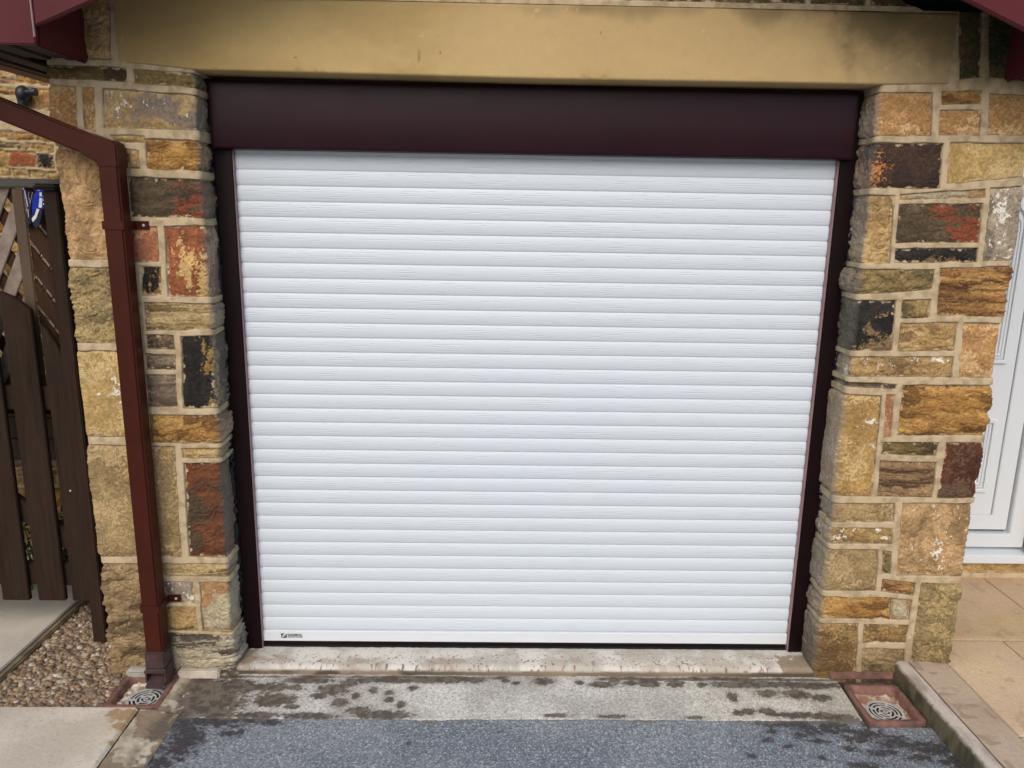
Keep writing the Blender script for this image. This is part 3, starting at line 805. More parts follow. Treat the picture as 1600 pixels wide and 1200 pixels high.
# ================================================================== GROUND
# ground sheet to the horizon
def ring_ground():
    V = [(-60, -60, -.075), (60, -60, -.075), (60, 60, -.075), (-60, 60, -.075), (-1.6, -.46, -.075), (1.5, -.46, -.075), (1.5, -.12, -.075), (-1.6, -.12, -.075)]
    m = m_var('asphalt_ground', tuple(A(120, 124, 134)*.8), tuple(A(140, 144, 152)*.9), .85, 40, .6, 300, bdist=.004)
    o = mk('ground', V, [(0, 1, 5, 4), (1, 2, 6, 5), (2, 3, 7, 6), (3, 0, 4, 7)], m); o['kind'] = 'structure'
ring_ground()

AX0, AX1 = -1.40, 1.245
def boundary(X):     # ragged front edge of the concrete strip
    return -.398+(fbm(X*3, X*0+.3, 591, 2)-.5)*.012+(fbm(X*38, X*0+.7, 593, 4)-.5)*.010
# damp and silt patches measured from the place
DAMP = [(330, 1090, 60, 26), (300, 1065, 40, 22), (365, 1070, 40, 12), (415, 1072, 60, 7), (480, 1062, 45, 5), (520, 1075, 26, 9), (545, 1066, 16, 6), (430, 1090, 36, 10),
        (600, 1062, 70, 4), (680, 1062, 60, 5), (500, 1084, 14, 5), (530, 1094, 14, 6), (556, 1085, 8, 5), (583, 1076, 7, 5), (608, 1080, 8, 4), (608, 1090, 8, 5), (627, 1097, 8, 5), (646, 1073, 10, 4),
        (570, 1063, 14, 5), (455, 1100, 12, 4), (560, 1106, 22, 6), (600, 1112, 50, 7), (480, 1113, 50, 5), (400, 1112, 40, 6), (340, 1110, 30, 8),
        (740, 1062, 20, 4), (790, 1062, 8, 3), (806, 1066, 8, 3), (850, 1063, 18, 6), (940, 1068, 22, 5), (985, 1066, 14, 5), (1015, 1067, 18, 6), (1055, 1066, 15, 7), (905, 1065, 8, 4), (960, 1062, 10, 6),
        (1095, 1069, 7, 4), (1170, 1068, 70, 6), (1260, 1070, 60, 6), (1145, 1086, 8, 7), (1200, 1082, 22, 6), (1245, 1083, 22, 8), (1280, 1088, 20, 5), (1170, 1107, 14, 5), (1200, 1107, 14, 6), (1155, 1109, 10, 5),
        (1245, 1112, 40, 5), (1290, 1114, 30, 6), (1085, 1116, 16, 3), (960, 1114, 24, 3), (870, 1113, 20, 3), (1320, 1118, 25, 7)]
TARW = [(330, 1118, 60, 14), (290, 1150, 26, 32), (390, 1118, 40, 6), (420, 1122, 24, 5), (1215, 1124, 16, 6), (1262, 1132, 22, 10), (1300, 1128, 30, 9), (1350, 1142, 36, 10), (1255, 1143, 14, 5),
        (1205, 1137, 10, 4), (1175, 1175, 8, 4), (1200, 1150, 8, 4), (1340, 1150, 18, 6), (1400, 1150, 20, 8), (1460, 1165, 30, 12), (1500, 1185, 30, 14), (1380, 1170, 22, 6), (640, 1155, 4, 3), (780, 1138, 5, 2), (1285, 1178, 7, 4), (1330, 1165, 14, 5), (1240, 1126, 50, 5), (1310, 1136, 40, 5), (1420, 1158, 50, 7), (1360, 1128, 14, 5), (1440, 1178, 26, 6), (1280, 1152, 16, 3), (1350, 1190, 24, 5), (1230, 1160, 10, 3), (360, 1140, 18, 5), (250, 1185, 20, 10)]
def strip_col(X, Y):
    n = fbm(X*170, Y*170, 601, 4, .75); n2 = fbm(X*6, Y*6, 603, 5)
    c = mix(A(182, 181, 178), A(160, 158, 154), ss(.3, .7, n2))
    c = mix(c, c*np.array([1, .97, .90]), ss(.2, 1.1, X))
    c = c*(.72+.56*ss(.25, .75, n))[..., None]
    c = mix(c, A(120, 112, 104), ss(.80, .86, vnoise(X*210, Y*210, 605))*.7)
    t = blobs(X, Y, DAMP, 611)
    lc = ss(-1.02, -1.28, X+(fbm(X*22, Y*26, 613, 5, .6)-.5)*.30)
    t = np.maximum(t, lc*ss(.36, .46, fbm(X*18+3, Y*24, 615, 5, .6)))
    # silt line against the step
    t = np.maximum(t, ss(.012, .0, np.abs(Y+.166)-.004+(fbm(X*12, Y*30, 619, 4)-.5)*.03)*ss(.42, .5, fbm(X*3, Y*3, 617, 3)+.12*(np.abs(X) > .5)))
    dc = mix(A(104, 95, 84), A(78, 71, 63), ss(.35, .65, fbm(X*60, Y*60, 621, 5)))*(.75+.5*n)[..., None]
    c = mix(c, dc, t)
    return c, 1-.35*t
def strip_z(X, Y): return -.0585-.011*ss(-.2, -.40, Y)-.014*ss(.002, -.003, Y-boundary(X))+(fbm(X*90, Y*90, 631, 4)-.5)*.003+(fbm(X*8, Y*8, 633, 3)-.5)*.004
surf('concrete_strip', -1.30, 1.226, -.416, -.146, strip_z, strip_col, M_CONC, .0026)

def tar_col(X, Y):
    n = fbm(X*230, Y*230, 701, 3, .75); n2 = fbm(X*3, Y*3, 703, 5); g = vnoise(X*300, Y*300, 705)
    c = mix(A(101, 112, 124), A(119, 128, 138), ss(.35, .65, n2))
    c = c*(.62+.76*ss(.22, .80, n))[..., None]
    c = mix(c, A(190, 192, 196), ss(.72, .84, g)*.7)
    c = mix(c, A(66, 68, 76), ss(.22, .12, g)*.8)
    c = mix(c, A(150, 146, 138), ss(.72, .80, fbm(X*50+7, Y*50, 707, 3))*.35*ss(.2, .9, X))
    t = blobs(X, Y, TARW, 711, 1.0)
    t = np.maximum(t, ss(-1.10, -1.26, X-(Y+.4)*.6+(fbm(X*16, Y*16, 713, 5, .6)-.5)*.34)*.9)
    dk = mix(A(52, 53, 60), A(78, 76, 78), ss(.35, .7, n))
    c = mix(c, dk, t)
    e = ss(-.425, -.396, Y+(fbm(X*20, Y*20, 717, 5)-.5)*.05)*ss(.46, .56, fbm(X*6, Y*10, 719, 4)+.1*ss(.7, 1., np.abs(X)))
    c = mix(c, A(112, 104, 92), e*.85)
    return c, 1-.7*t
def tar_z(X, Y):
    return -.071-.014*ss(-.002, .003, Y-boundary(X))*(X < 1.2266)+(fbm(X*120, Y*120, 721, 3)-.5)*.005+(fbm(X*5, Y*5, 723, 3)-.5)*.004
surf('driveway', -1.34, 1.2266, -1.15, -.380, tar_z, tar_col, M_TAR, .0028)
surf('driveway', 1.2266, 1.46, -1.15, -.434, tar_z, tar_col, M_TAR, .0028)
# same tarmac under the right drain and up to the kerb
for a0, a1, b0, b1 in ((1.218, 1.457, -.196, -.14), (1.218, 1.236, -.436, -.196), (1.449, 1.457, -.436, -.196)):
    surf('drain_bed', a0, a1, b0, b1, lambda X, Y: tar_z(X, Y)-.002, lambda X, Y: (mix(A(96, 90, 78), A(60, 58, 48), ss(.3, .7, fbm(X*40, Y*40, 731, 4))), np.ones(X.shape)), M_TAR, .004)

# left mortar fillet between drain, slab and driveway
def fil_col(X, Y):
    n = fbm(X*120, Y*120, 741, 4, .7)
    c = mix(A(188, 178, 160), A(150, 140, 122), ss(.35, .65, fbm(X*18, Y*10, 743, 5)))
    c = mix(c, A(118, 100, 76), ss(.52, .60, fbm(X*22+5, Y*22, 745, 5))*.8)
    right = ss(-1.345, -1.30, X+(fbm(X*30, Y*20, 747, 4)-.5)*.05)
    c = mix(c, A(92, 84, 72), right*ss(.34, .46, fbm(X*24, Y*24, 749, 5))*.85)
    return c*(.78+.44*n)[..., None], np.ones(X.shape)
def fil_z(X, Y):
    return -.048-.020*ss(-1.37, -1.28, X+(fbm(X*9, Y*9, 751, 3)-.5)*.03)+(fbm(X*60, Y*60, 753, 4)-.5)*.006
surf('mortar_fillet', -1.412, -1.27, -1.1, -.384, fil_z, fil_col, M_CONC, .0032)
surf('mortar_fillet', -1.352, -1.27, -.384, -.150, fil_z, fil_col, M_CONC, .0032)

# front left slab
def slab_col(X, Y):
    n = fbm(X*150, Y*150, 761, 4, .7)
    c = mix(A(206, 198, 184), A(186, 177, 163), ss(.3, .7, fbm(X*5, Y*5, 763, 5)))
    c = c*(.88+.24*n)[..., None]
    c = mix(c, A(160, 150, 138), ss(.80, .86, vnoise(X*160, Y*160, 765))*.5)
    t = blobs(X, Y, [(205, 1126, 34, 12), (180, 1122, 12, 6), (225, 1140, 18, 12), (190, 1142, 16, 8), (200, 1155, 14, 9), (205, 1168, 14, 5), (180, 1168, 12, 4), (215, 1160, 8, 9)], 767, .55)
    c = mix(c, mix(A(168, 140, 100), A(146, 118, 80), n), t*.95)
    return c, np.ones(X.shape)
def slab_z(X, Y): return -.034+(fbm(X*90, Y*90, 771, 3)-.5)*.0015-.012*ss(-1.426, -1.413, X)-.01*ss(-.395, -.384, Y)
surf('concrete_slab', -3.2, -1.413, -1.15, -.384, slab_z, slab_col, M_CONC, .0035)
# rear left path with its dark edging
V = []
pa = [(-3.6, -.12), (-2.10, -.12), (-2.045, .03), (-1.985, .43), (-1.985, 3.4), (-3.6, 3.4)]
p1 = U(0, 1047, 2, -.03); p2 = U(118, 940, 2, -.03)
dx = (p2-p1)[:2]; 
ed = [tuple((p1[:2]-dx*.55)), tuple(p1[:2]), tuple(p2[:2]), tuple((p2[:2]+dx*.25))]
m_path = m_var('pale_path_concrete', tuple(A(170, 164, 152)), tuple(A(192, 184, 172)), .88, 6, .5, 220, bdist=.003)
poly = [(-3.8, ed[0][1])]+[e for e in ed]+[(ed[-1][0], 3.4), (-3.8, 3.4)]
o = MB().zprism(poly, -.09, -.030).build('path', m_path, None, .004); o['kind'] = 'structure'
m_edge = m_var('mossy_edging', tuple(A(74, 68, 48)), tuple(A(140, 126, 96)), .9, 14, .8, 90, bdist=.005)
b = MB()
q = [Vector((*e, 0)) for e in ed]
nrm = Vector((dx[1], -dx[0], 0)).normalized()
b.zprism([tuple((q[0]+nrm*.004)[:2]), tuple((q[0]+nrm*.032)[:2]), tuple((q[-1]+nrm*.032)[:2]), tuple((q[-1]+nrm*.004)[:2])], -.10, -.036)
o = b.build('edging_strip', m_edge, None, .006); o['kind'] = 'structure'

# gravel
def pt_in(poly, x, y):
    c = False; n = len(poly)
    for i in range(n):
        x1, y1 = poly[i]; x2, y2 = poly[(i+1) % n]
        if (y1 > y) != (y2 > y) and x < (x2-x1)*(y-y1)/(y2-y1)+x1: c = not c
    return c
def gravel():
    e0, e1 = ed[0], ed[-1]
    poly = [(e0[0], e0[1]), (e1[0], e1[1]), (-1.60, .62), (-1.60, -.158), (-1.575, -.16), (-1.555, -.384), (e0[0], -.384)]
    bm = bmesh.new(); bmesh.ops.create_icosphere(bm, subdivisions=2, radius=1)
    bv = np.array([v.co[:] for v in bm.verts]); bf = np.array([[v.index for v in f.verts] for f in bm.faces]); bm.free()
    rs = np.random.RandomState(9)
    pal = [A(150, 128, 104), A(132, 110, 92), A(164, 146, 118), A(120, 104, 92), A(142, 118, 100), A(176, 160, 138), A(112, 96, 84), A(186, 178, 166), A(150, 120, 92), A(134, 126, 114), A(150, 134, 96), A(160, 140, 124)]
    V = []; F = []; Cc = []; n = 0
    xs0 = min(p[0] for p in poly); xs1 = max(p[0] for p in poly); ys0 = -.384; ys1 = .62
    cnt = 0
    for layer in range(3):
        k = (2100, 2700, 1000)[layer]
        for _ in range(k*3):
            x = rs.uniform(xs0, xs1); y = rs.uniform(ys0, ys1)
            if not pt_in(poly, x, y): continue
            r = rs.uniform(.0070, .0140)*(1.15 if layer == 0 else 1)
            if rs.rand() < .05: r *= 1.35
            sc = np.array([r*rs.uniform(.9, 1.35), r*rs.uniform(.75, 1.05), r*rs.uniform(.5, .8)])
            v = bv*sc
            v = v*(1+.30*(vnoise(bv[:, 0]*1.3+cnt, bv[:, 1]*1.3+bv[:, 2]*1.7, cnt % 97)[:, None]-.5))
            a = rs.uniform(0, 6.28); tl = rs.normal(0, .35); t2 = rs.normal(0, .3)
            Rm = np.array(Matrix.Rotation(a, 3, 'Z') @ Matrix.Rotation(tl, 3, 'X') @ Matrix.Rotation(t2, 3, 'Y'))
            v = v@Rm.T+np.array([x, y, -.078+layer*.009+rs.uniform(0, .006)])
            V.append(v); F.append(bf+n); n += len(bv)
            c = pal[rs.randint(len(pal))]*rs.uniform(.6, 1.05)*np.array([1, .95, .88])
            cc = np.repeat(c[None], len(bv), 0)*(.85+.3*rs.rand(len(bv), 1)); Cc.append(cc); cnt += 1
    V = np.concatenate(V); F = np.concatenate(F); Cc = np.concatenate(Cc)
    me = bpy.data.meshes.new('gravel'); me.vertices.add(len(V)); me.vertices.foreach_set('co', V.astype(np.float32).ravel())
    me.loops.add(F.size); me.loops.foreach_set('vertex_index', F.astype(np.int32).ravel())
    me.polygons.add(len(F)); me.polygons.foreach_set('loop_start', np.arange(0, F.size, 3, dtype=np.int32)); me.update(calc_edges=True)
    me.polygons.foreach_set('use_smooth', [True]*len(F))
    at = me.color_attributes.new('Col', 'FLOAT_COLOR', 'POINT'); c4 = np.ones((len(V), 4), np.float32); c4[:, :3] = Cc; at.data.foreach_set('color', c4.ravel())
    me.materials.append(M_PEB)
    o = bpy.data.objects.new('gravel', me); COL.objects.link(o)
    tag(o, 'mixed brown and cream pebbles filling the bed left of the drainpipe', 'gravel', kind='stuff')
gravel()

# kerb and paving on the right
def kerb():
    y1 = -.165
    def col1(X, Y):
        n = fbm(X*140, Y*140, 801, 4, .7)
        return mix(A(188, 178, 168), A(160, 148, 138), ss(.3, .7, fbm(X*14, Y*6, 803, 4)))*(.82+.36*n)[..., None], np.ones(X.shape)
    # kerb edging: dark mossy face, pale top, as one bent sheet
    yy = np.arange(-1.3, -.150, .003)
    prof = [(0, -.08), (.0005, -.06), (0, -.04), (0, -.02), (.0, .0), (.001, .010), (.005, .016), (.010, .0185)]+[(x, .0195) for x in np.arange(.014, .049, .004)]+[(.0495, .0190), (.051, .008)]
    prof = np.array(prof); J, Y = np.meshgrid(np.arange(len(prof)), yy)
    X = 1.4585+prof[J, 0]; Z = prof[J, 1]
    t = J*.006
    n = fbm(Y*60, t*60, 811, 5)
    c = mix(A(186, 177, 168), A(158, 146, 136), ss(.3, .7, fbm(Y*10, t*20, 813, 4)))*(.8+.4*fbm(Y*200, t*200, 814, 3))[..., None]
    moss = ss(.016, .004, Z+(n-.5)*.016)
    mc = mix(A(74, 72, 54), A(108, 100, 78), ss(.35, .65, fbm(Y*30, t*40, 815, 5)))
    c = mix(c, mc, moss)
    P = np.stack([X+(n-.5)*.003*(prof[J, 1] < .01), Y, Z+(n-.5)*.0015], -1)
    o = grid('kerb', P[:, ::-1], c[:, ::-1], M_CONC, None, wet=np.ones(X.shape)); o['kind'] = 'structure'
kerb()
def pave_col(X, Y):
    n = fbm(X*130, Y*130, 821, 4, .75); n2 = fbm(X*4, Y*4, 823, 5)
    edge = ss(1.662, 1.656, X)
    sl = mix(A(204, 180, 138), A(186, 162, 124), ss(.3, .7, n2))
    sl = mix(sl, A(196, 170, 146), ss(.45, .65, fbm(X*2.2+9, Y*2.2, 825, 4))*.6)
    far = ss(.02, .04, Y); sl = mix(sl, sl*np.array([.86, .83, .80]), far*.9)
    bd = mix(A(178, 160, 140), A(160, 140, 120), ss(.3, .7, n2))
    c = mix(sl, bd, edge)
    c = c*(.82+.36*n)[..., None]
    c = mix(c, A(140, 116, 92), ss(.66, .74, fbm(X*18, Y*18, 827, 4))*.30)
    # stains with a shape of their own
    c = mix(c, A(134, 112, 92), ss(.80, .84, vnoise(X*30, Y*30, 829))*edge*.5)
    d = pave_d(X, Y); j = ss(.0035, .0012, d)
    c = mix(c, A(70, 58, 44), j*.9)
    return c, np.ones(X.shape)
def pave_d(X, Y):
    d = np.abs(X-1.659)
    d = np.where(X > 1.659, np.minimum(d, np.abs(Y-.000)), d)
    r1 = (X > 1.659) & (Y > 0); d = np.where(r1, np.minimum(d, np.abs(X-2.259)), d)
    r2 = (X > 1.659) & (Y <= 0) & (Y > -.60)
    d = np.where(r2, np.minimum(d, np.abs(X-1.990)), d)
    d = np.where((X > 1.990) & (Y <= 0), np.minimum(d, np.abs(Y+.30)), d)
    d = np.where((X > 1.659), np.minimum(d, np.abs(Y+.60)), d)
    d = np.where((X > 1.659) & (Y < -.6), np.minimum(d, np.abs(X-1.84)), d)
    return d
def pave_z(X, Y):
    return .0205-.006*ss(.005, .0015, pave_d(X, Y))+(fbm(X*100, Y*100, 831, 3)-.5)*.0022
surf('paving', 1.511, 3.2, -1.3, .62, pave_z, pave_col, M_CONC, .0035)
MB().box(1.50, 3.19, -1.3, .62, -.10, .012).build('paving', M_PALE)['kind'] = 'structure'
# mortar haunching closing the angle between pillar and kerb
# tile slip along the foot of the right pillar
sl = MB(); sl.box(1.20, 1.452, -.166, -.145, -.055, -.026)
o = sl.build('tile_slip', M_TERRA, None, .003); tag(o, 'thin red tile slip set on edge along the foot of the right hand pillar', 'tile')
b = MB(); b.box(-1.36, -1.20, -.186, -.150, -.06, -.026)
o = b.build('concrete_block', m_var('pale_block', tuple(A(196, 188, 176)), tuple(A(168, 156, 142)), .9, 30, .6, 150, bdist=.004), None, .006)
tag(o, 'pale concrete slip on the drain edge just right of the drainpipe', 'concrete slip')
b = MB(); b.box(-1.56, -1.455, -.19, -.150, -.06, -.018)
o = b.build('concrete_block', m_var('grey_block', tuple(A(160, 156, 150)), tuple(A(134, 130, 124)), .9, 30, .6, 150, bdist=.004), None, .012, seg=3)
tag(o, 'small grey rounded concrete slip behind the drain just left of the drainpipe', 'concrete slip')

# ------------------------------------------------------------------ drains
def rr(x0, x1, y0, y1, r, n=5):
    pts = []
    for cx, cy, a0 in ((x1-r, y1-r, 0), (x0+r, y1-r, 90), (x0+r, y0+r, 180), (x1-r, y0+r, 270)):
        for k in range(n): 
            a = R(a0+90*k/(n-1)); pts.append((cx+r*math.cos(a), cy+r*math.sin(a)))
    return pts
M_SILT = m_var('pale_silt', tuple(A(150, 128, 106)), tuple(A(196, 182, 160)), .9, 26, .8, 120, bdist=.006)
def gully(name, cx, cy, zt, label, silt, w=.215, dd=.235):
    t = empty(name, (cx, cy, zt-.07), label, 'drain', 'square terracotta drains at the foot of the pillars')
    hw, hd = w/2, dd/2
    rings = [(rr(-hw, hw, -hd, hd, .02), zt-.03), (rr(-hw, hw, -hd, hd, .02), zt-.004), (rr(-hw+.003, hw-.003, -hd+.003, hd-.003, .02), zt), (rr(-hw+.016, hw-.016, -hd+.016, hd-.016, .022), zt),
             (rr(-hw+.021, hw-.021, -hd+.021, hd-.021, .022), zt-.005), (rr(-hw+.030, hw-.030, -hd+.030, hd-.030, .025), zt-.040)]
    V = []; F = []; n = 20
    rs = random.Random(int(cx*100))
    for ring, z in rings:
        for x, y in ring: V.append((cx+x+rs.uniform(-.0012, .0012), cy+y+rs.uniform(-.0012, .0012), z+rs.uniform(-.001, .001)))
    for i in range(len(rings)-1):
        for k in range(n):
            m = (k+1) % n; F.append((i*n+k, i*n+m, (i+1)*n+m, (i+1)*n+k))
    F.append(tuple((len(rings)-1)*n+k for k in range(n)))
    o = mk('basin', V, F, M_TERRA, t, smooth=True)
    o.data.set_sharp_from_angle(angle=R(50))
    # silt bed around the grate
    xs = np.linspace(-hw+.026, hw-.026, 60); ys = np.linspace(-hd+.026, hd-.026, 64)
    X, Y = np.meshgrid(xs, ys); rad = np.hypot(X-silt[0], Y-silt[1])
    Z = zt-.037+(fbm(X*70+cx, Y*70, 901, 4)-.42)*.016*silt[2]+.004*ss(.03, .09, rad)
    Z = np.minimum(Z, zt-.018); Z = np.where(rad < .066, zt-.0385, Z)
    c = mix(A(190, 178, 160), A(146, 116, 92), ss(.38, .62, fbm(X*45+cx, Y*45, 903, 5)))
    if silt[3] > .5: c = mix(c, A(210, 204, 194), ss(.4, .55, fbm(X*60+cx, Y*60, 905, 4))*.8)
    else: c = mix(c, A(150, 104, 80), ss(.4, .6, fbm(X*20+cx, Y*20, 905, 4))*.6)
    grid('silt', np.stack([cx+X, cy+Y, Z], -1), c, M_CONC, t, wet=np.ones(X.shape))
    return t
def grate(cx, cy, z, parent, rot):
    b = MB(); n = 48
    V = []; F = []
    # concentric rings with ribs: a lathe of flat annuli
    radii = [(.004, .009), (.017, .023), (.031, .037), (.045, .051), (.058, .068)]
    for r0, r1 in radii:
        s0 = len(V)
        for k in range(n):
            a = 2*math.pi*k/n; ca, sa = math.cos(a), math.sin(a)
            V += [(cx+r0*ca, cy+r0*sa, z-.002), (cx+r0*ca, cy+r0*sa, z), (cx+r1*ca, cy+r1*sa, z), (cx+r1*ca, cy+r1*sa, z-.002)]
        for k in range(n):
            m = (k+1) % n
            for q in range(3): F.append((s0+k*4+q, s0+m*4+q, s0+m*4+q+1, s0+k*4+q+1))
    b.v = V; b.f = F
    for k in range(4):
        a = rot+k*math.pi/2+.3
        for r0, r1, da in ((.013, .034, 0), (.033, .061, .75)):
            ca, sa = math.cos(a+da), math.sin(a+da); w = .0045
            p = [(cx+r0*ca-w*sa, cy+r0*sa+w*ca), (cx+r0*ca+w*sa, cy+r0*sa-w*ca), (cx+r1*ca+w*sa, cy+r1*sa-w*ca), (cx+r1*ca-w*sa, cy+r1*sa+w*ca)]
            b.zprism(p, z-.0022, z-.0004)
    o = b.build('grate', M_GRATE, parent)
    d = MB(); d.tube([(cx, cy, z-.0050), (cx, cy, z-.0036)], .066, 32); d.build('drain_hole', M_BLACK, parent)
g1 = gully('drain_gully', 1.343, -.314, -.052, 'square terracotta drain with a clean round grate, beside the kerb at the right', (.0, -.018, 1., 0))
grate(1.343, -.332, -.080, g1, 0)
g2 = gully('drain_gully', -1.455, -.272, -.044, 'chipped terracotta drain clogged with pale mortar, under the spout of the drainpipe', (.02, -.022, 1.4, 1), .205, .215)
grate(-1.435, -.294, -.070, g2, .6)

# ================================================================== DRAINPIPE
dp = empty('downpipe', (-1.41, -.15, -.05), 'square brown red drainpipe with a sloping upper arm, fixed to the left pillar', 'drainpipe')
PX0, PX1, PY0, PY1 = -1.443, -1.378, -.247, -.182
MB().box(PX0, PX1, PY0, PY1, .085, 1.875).build('pipe', M_PIPE, dp, .006, seg=3)
# upper arm
def slant(x0, z0, x1, z1, h, y0, y1):
    d = Vector((x1-x0, 0, z1-z0)).normalized(); n = Vector((-d.z, 0, d.x))*h/2
    a = Vector((x0, 0, z0)); c = Vector((x1, 0, z1))
    return [( (a-n).x, (a-n).z), ((c-n).x, (c-n).z), ((c+n).x, (c+n).z), ((a+n).x, (a+n).z)]
xl, zl_ = -1.905, 2.0919
xr, zr = -1.475, 1.925
MB().prism(slant(xl, zl_, xr, zr, .066, 0, 0), PY0, PY1).build('sloping_arm', M_PIPE, dp, .006, seg=3)
MB().box(-1.93, -1.864, PY0-.002, PY1+.002, 2.06, 2.215).build('outlet', M_PIPE, dp, .005)
# elbow (mitred, a little wider than the pipe)
e = .003
d = Vector((xr-xl, 0, zr-zl_)).normalized(); n = Vector((-d.z, 0, d.x))*(.033+e)
a = Vector((xr, 0, zr))-d*.012
tl = a+n; bl_ = a-n
x1 = PX1+e; x0 = PX0-e
# intersections of the arm's edges with the pipe's sides
tz = tl.z+(x1-.028-tl.x)*d.z/d.x
bz_ = bl_.z+(x0-bl_.x)*d.z/d.x
poly = [(bl_.x, bl_.z), (x0, bz_-.005), (x0, 1.852), (x1, 1.852), (x1, tz-.012), (x1-.012, tz+.002), (x1-.028, tz+.003), (tl.x, tl.z)]
MB().prism(poly, PY0-e, PY1+e).build('elbow', M_SHOE if False else M_PIPE, dp, .005, seg=2)
# shoe
sh = MB(); z0, z1 = .020, .092
y0, y1 = PY0-.004, PY1+.004; x0, x1 = PX0-.004, PX1+.004
MB().box(x0, x1, y0, y1, .026, .092).build('collar', M_SHOE, dp, .004)
s = MB(); w = .004
# the shoe: open mouthed, splayed forwards
def shoe():
    v = [(x0, y0, .026), (x1, y0, .026), (x1, y1, .026), (x0, y1, .026),
         (x0-.002, y0-.004, .016), (x1+.002, y0-.004, .016), (x1+.002, y1, .016), (x0-.002, y1, .016)]
    s.v += v; s.f += [(0, 1, 5, 4), (1, 2, 6, 5), (2, 3, 7, 6), (3, 0, 4, 7)]
    # cheeks and back with thickness
    s.quadbox([(x0-.002, y0-.004, -.030), (x0+w, y0-.004, -.034), (x0+w, y1, -.028), (x0-.002, y1, -.028), (x0-.002, y0-.004, .016), (x0+w, y0-.004, .016), (x0+w, y1, .018), (x0-.002, y1, .018)])
    s.quadbox([(x1-w, y0-.004, -.034), (x1+.002, y0-.004, -.030), (x1+.002, y1, -.028), (x1-w, y1, -.028), (x1-w, y0-.004, .016), (x1+.002, y0-.004, .016), (x1+.002, y1, .018), (x1-w, y1, .018)])
    s.quadbox([(x0+w, y0-.024, -.040), (x1-w, y0-.024, -.040), (x1-w, y1, .0), (x0+w, y1, .0), (x0+w, y0-.024, -.034), (x1-w, y0-.024, -.034), (x1-w, y1, .006), (x0+w, y1, .006)])
shoe()
s.build('shoe', M_SHOE, dp)
MB().box(x0-.004, x1+.004, y0-.007, y0-.0045, .012, .024).build('shoe_lip', M_SHOE, dp, .001)
MB().box(x0+w, x1-w, y1-.012, y1-.008, -.01, .022).build('shoe_throat', M_BLACK, dp)
def bracket(z):
    b = MB(); e = .0035; hh = .014
    b.box(PX0-e, PX1+e, PY0-e, PY0-.0002, z-hh, z+hh)
    b.box(PX0-e, PX0-.0002, PY0, -.152, z-hh, z+hh)
    b.box(PX1+.0002, PX1+e, PY0, -.160, z-hh, z+hh)
    b.box(PX1, PX1+.046, -.163, -.158, z-hh, z+hh)
    b.build('bracket', M_PIPE, dp, .001)
    o = dp.children[-1] if False else [c for c in dp.children if c.name.startswith('bracket')][-1]
    s = MB(); s.tube([(PX1+.030, -.163, z), (PX1+.030, -.1665, z)], .0045, 12); so = s.build('screw', M_METAL, None)
    so.parent = o; so.location = (0, 0, 0)
bracket(1.668); bracket(.273)
MB().box(PX0-.002, PX1+.002, PY0-.0015, PY1+.002, .0915, .0965).build('joint_ring', M_SHOE, dp, .001)

# ================================================================== LEFT: gate, trellis, post, house
YG = .12
gate = empty('picket_gate', (-2.0, YG, .1), 'dark brown wooden picket gate with a dipping curved top, left of the stone pillar', 'gate')
def quadZ(pts, y): return [(U(a, b_, 1, y)[0], U(a, b_, 1, y)[2]) for a, b_ in pts]
pk = [ (-2.065-.149*i, -1.945-.149*i-.0) for i in range(0, 4)]
tops = {1: (1.405, 1.335)}
def picket(xa, xb, zl0, zl1, curve=None):
    b = MB()
    if curve: poly = [(xa, .11), (xb, .11), (xb, zl1)]+curve+[(xa, zl0)]
    else: poly = [(xa, .11), (xb, .11), (xb, zl1), ((xa+xb)/2, (zl0+zl1)/2+.012), (xa, zl0)]
    b.prism(poly, YG-.011, YG+.011)
    return b.build('picket', M_WOOD, gate, .003)
picket(-1.903, -1.812, 1.287, 1.10, [(-1.83, 1.16), (-1.85, 1.205), (-1.88, 1.26)])
picket(-2.045, -1.933, 1.405, 1.335)
picket(-2.194, -2.082, 1.46, 1.43)
picket(-2.343, -2.231, 1.47, 1.48)
picket(-2.492, -2.380, 1.43, 1.46)
picket(-2.641, -2.529, 1.33, 1.38)
for z, n_ in ((.17, 'rail'), (.93, 'rail')):
    MB().box(-2.70, -1.80, YG+.0115, YG+.045, z, z+.10).build('rail', M_WOOD, gate, .004)
b = MB(); b.prism([(-2.58, .82), (-2.58, .93), (-1.84, .37), (-1.84, .27)], YG+.0118, YG+.044); b.build('brace', M_WOOD, gate, .004)
for z in (.60,):
    s_ = MB(); s_.tube([(-1.86, YG-.013, z), (-1.86, YG-.0105, z)], .004, 8); s_.build('nail', M_METAL, gate)

post = MB(); post.box(-1.806, -1.752, .055, .13, -.10, 1.782)
o = post.build('gate_post', M_WOOD, None, .004); tag(o, 'dark brown square gate post against the left edge of the stone pillar', 'post')
post2 = MB().box(-2.80, -2.735, .08, .15, -.10, 1.782).build('gate_post', M_WOOD, None, .004); tag(post2, 'far brown gate post at the latch side of the picket gate', 'post')
cap = MB(); cap.box(-1.83, -1.742, .03, .155, 1.7825, 1.806)
par_ = o; c = cap.build('post_cap', M_BLACK, o, .01, seg=3)

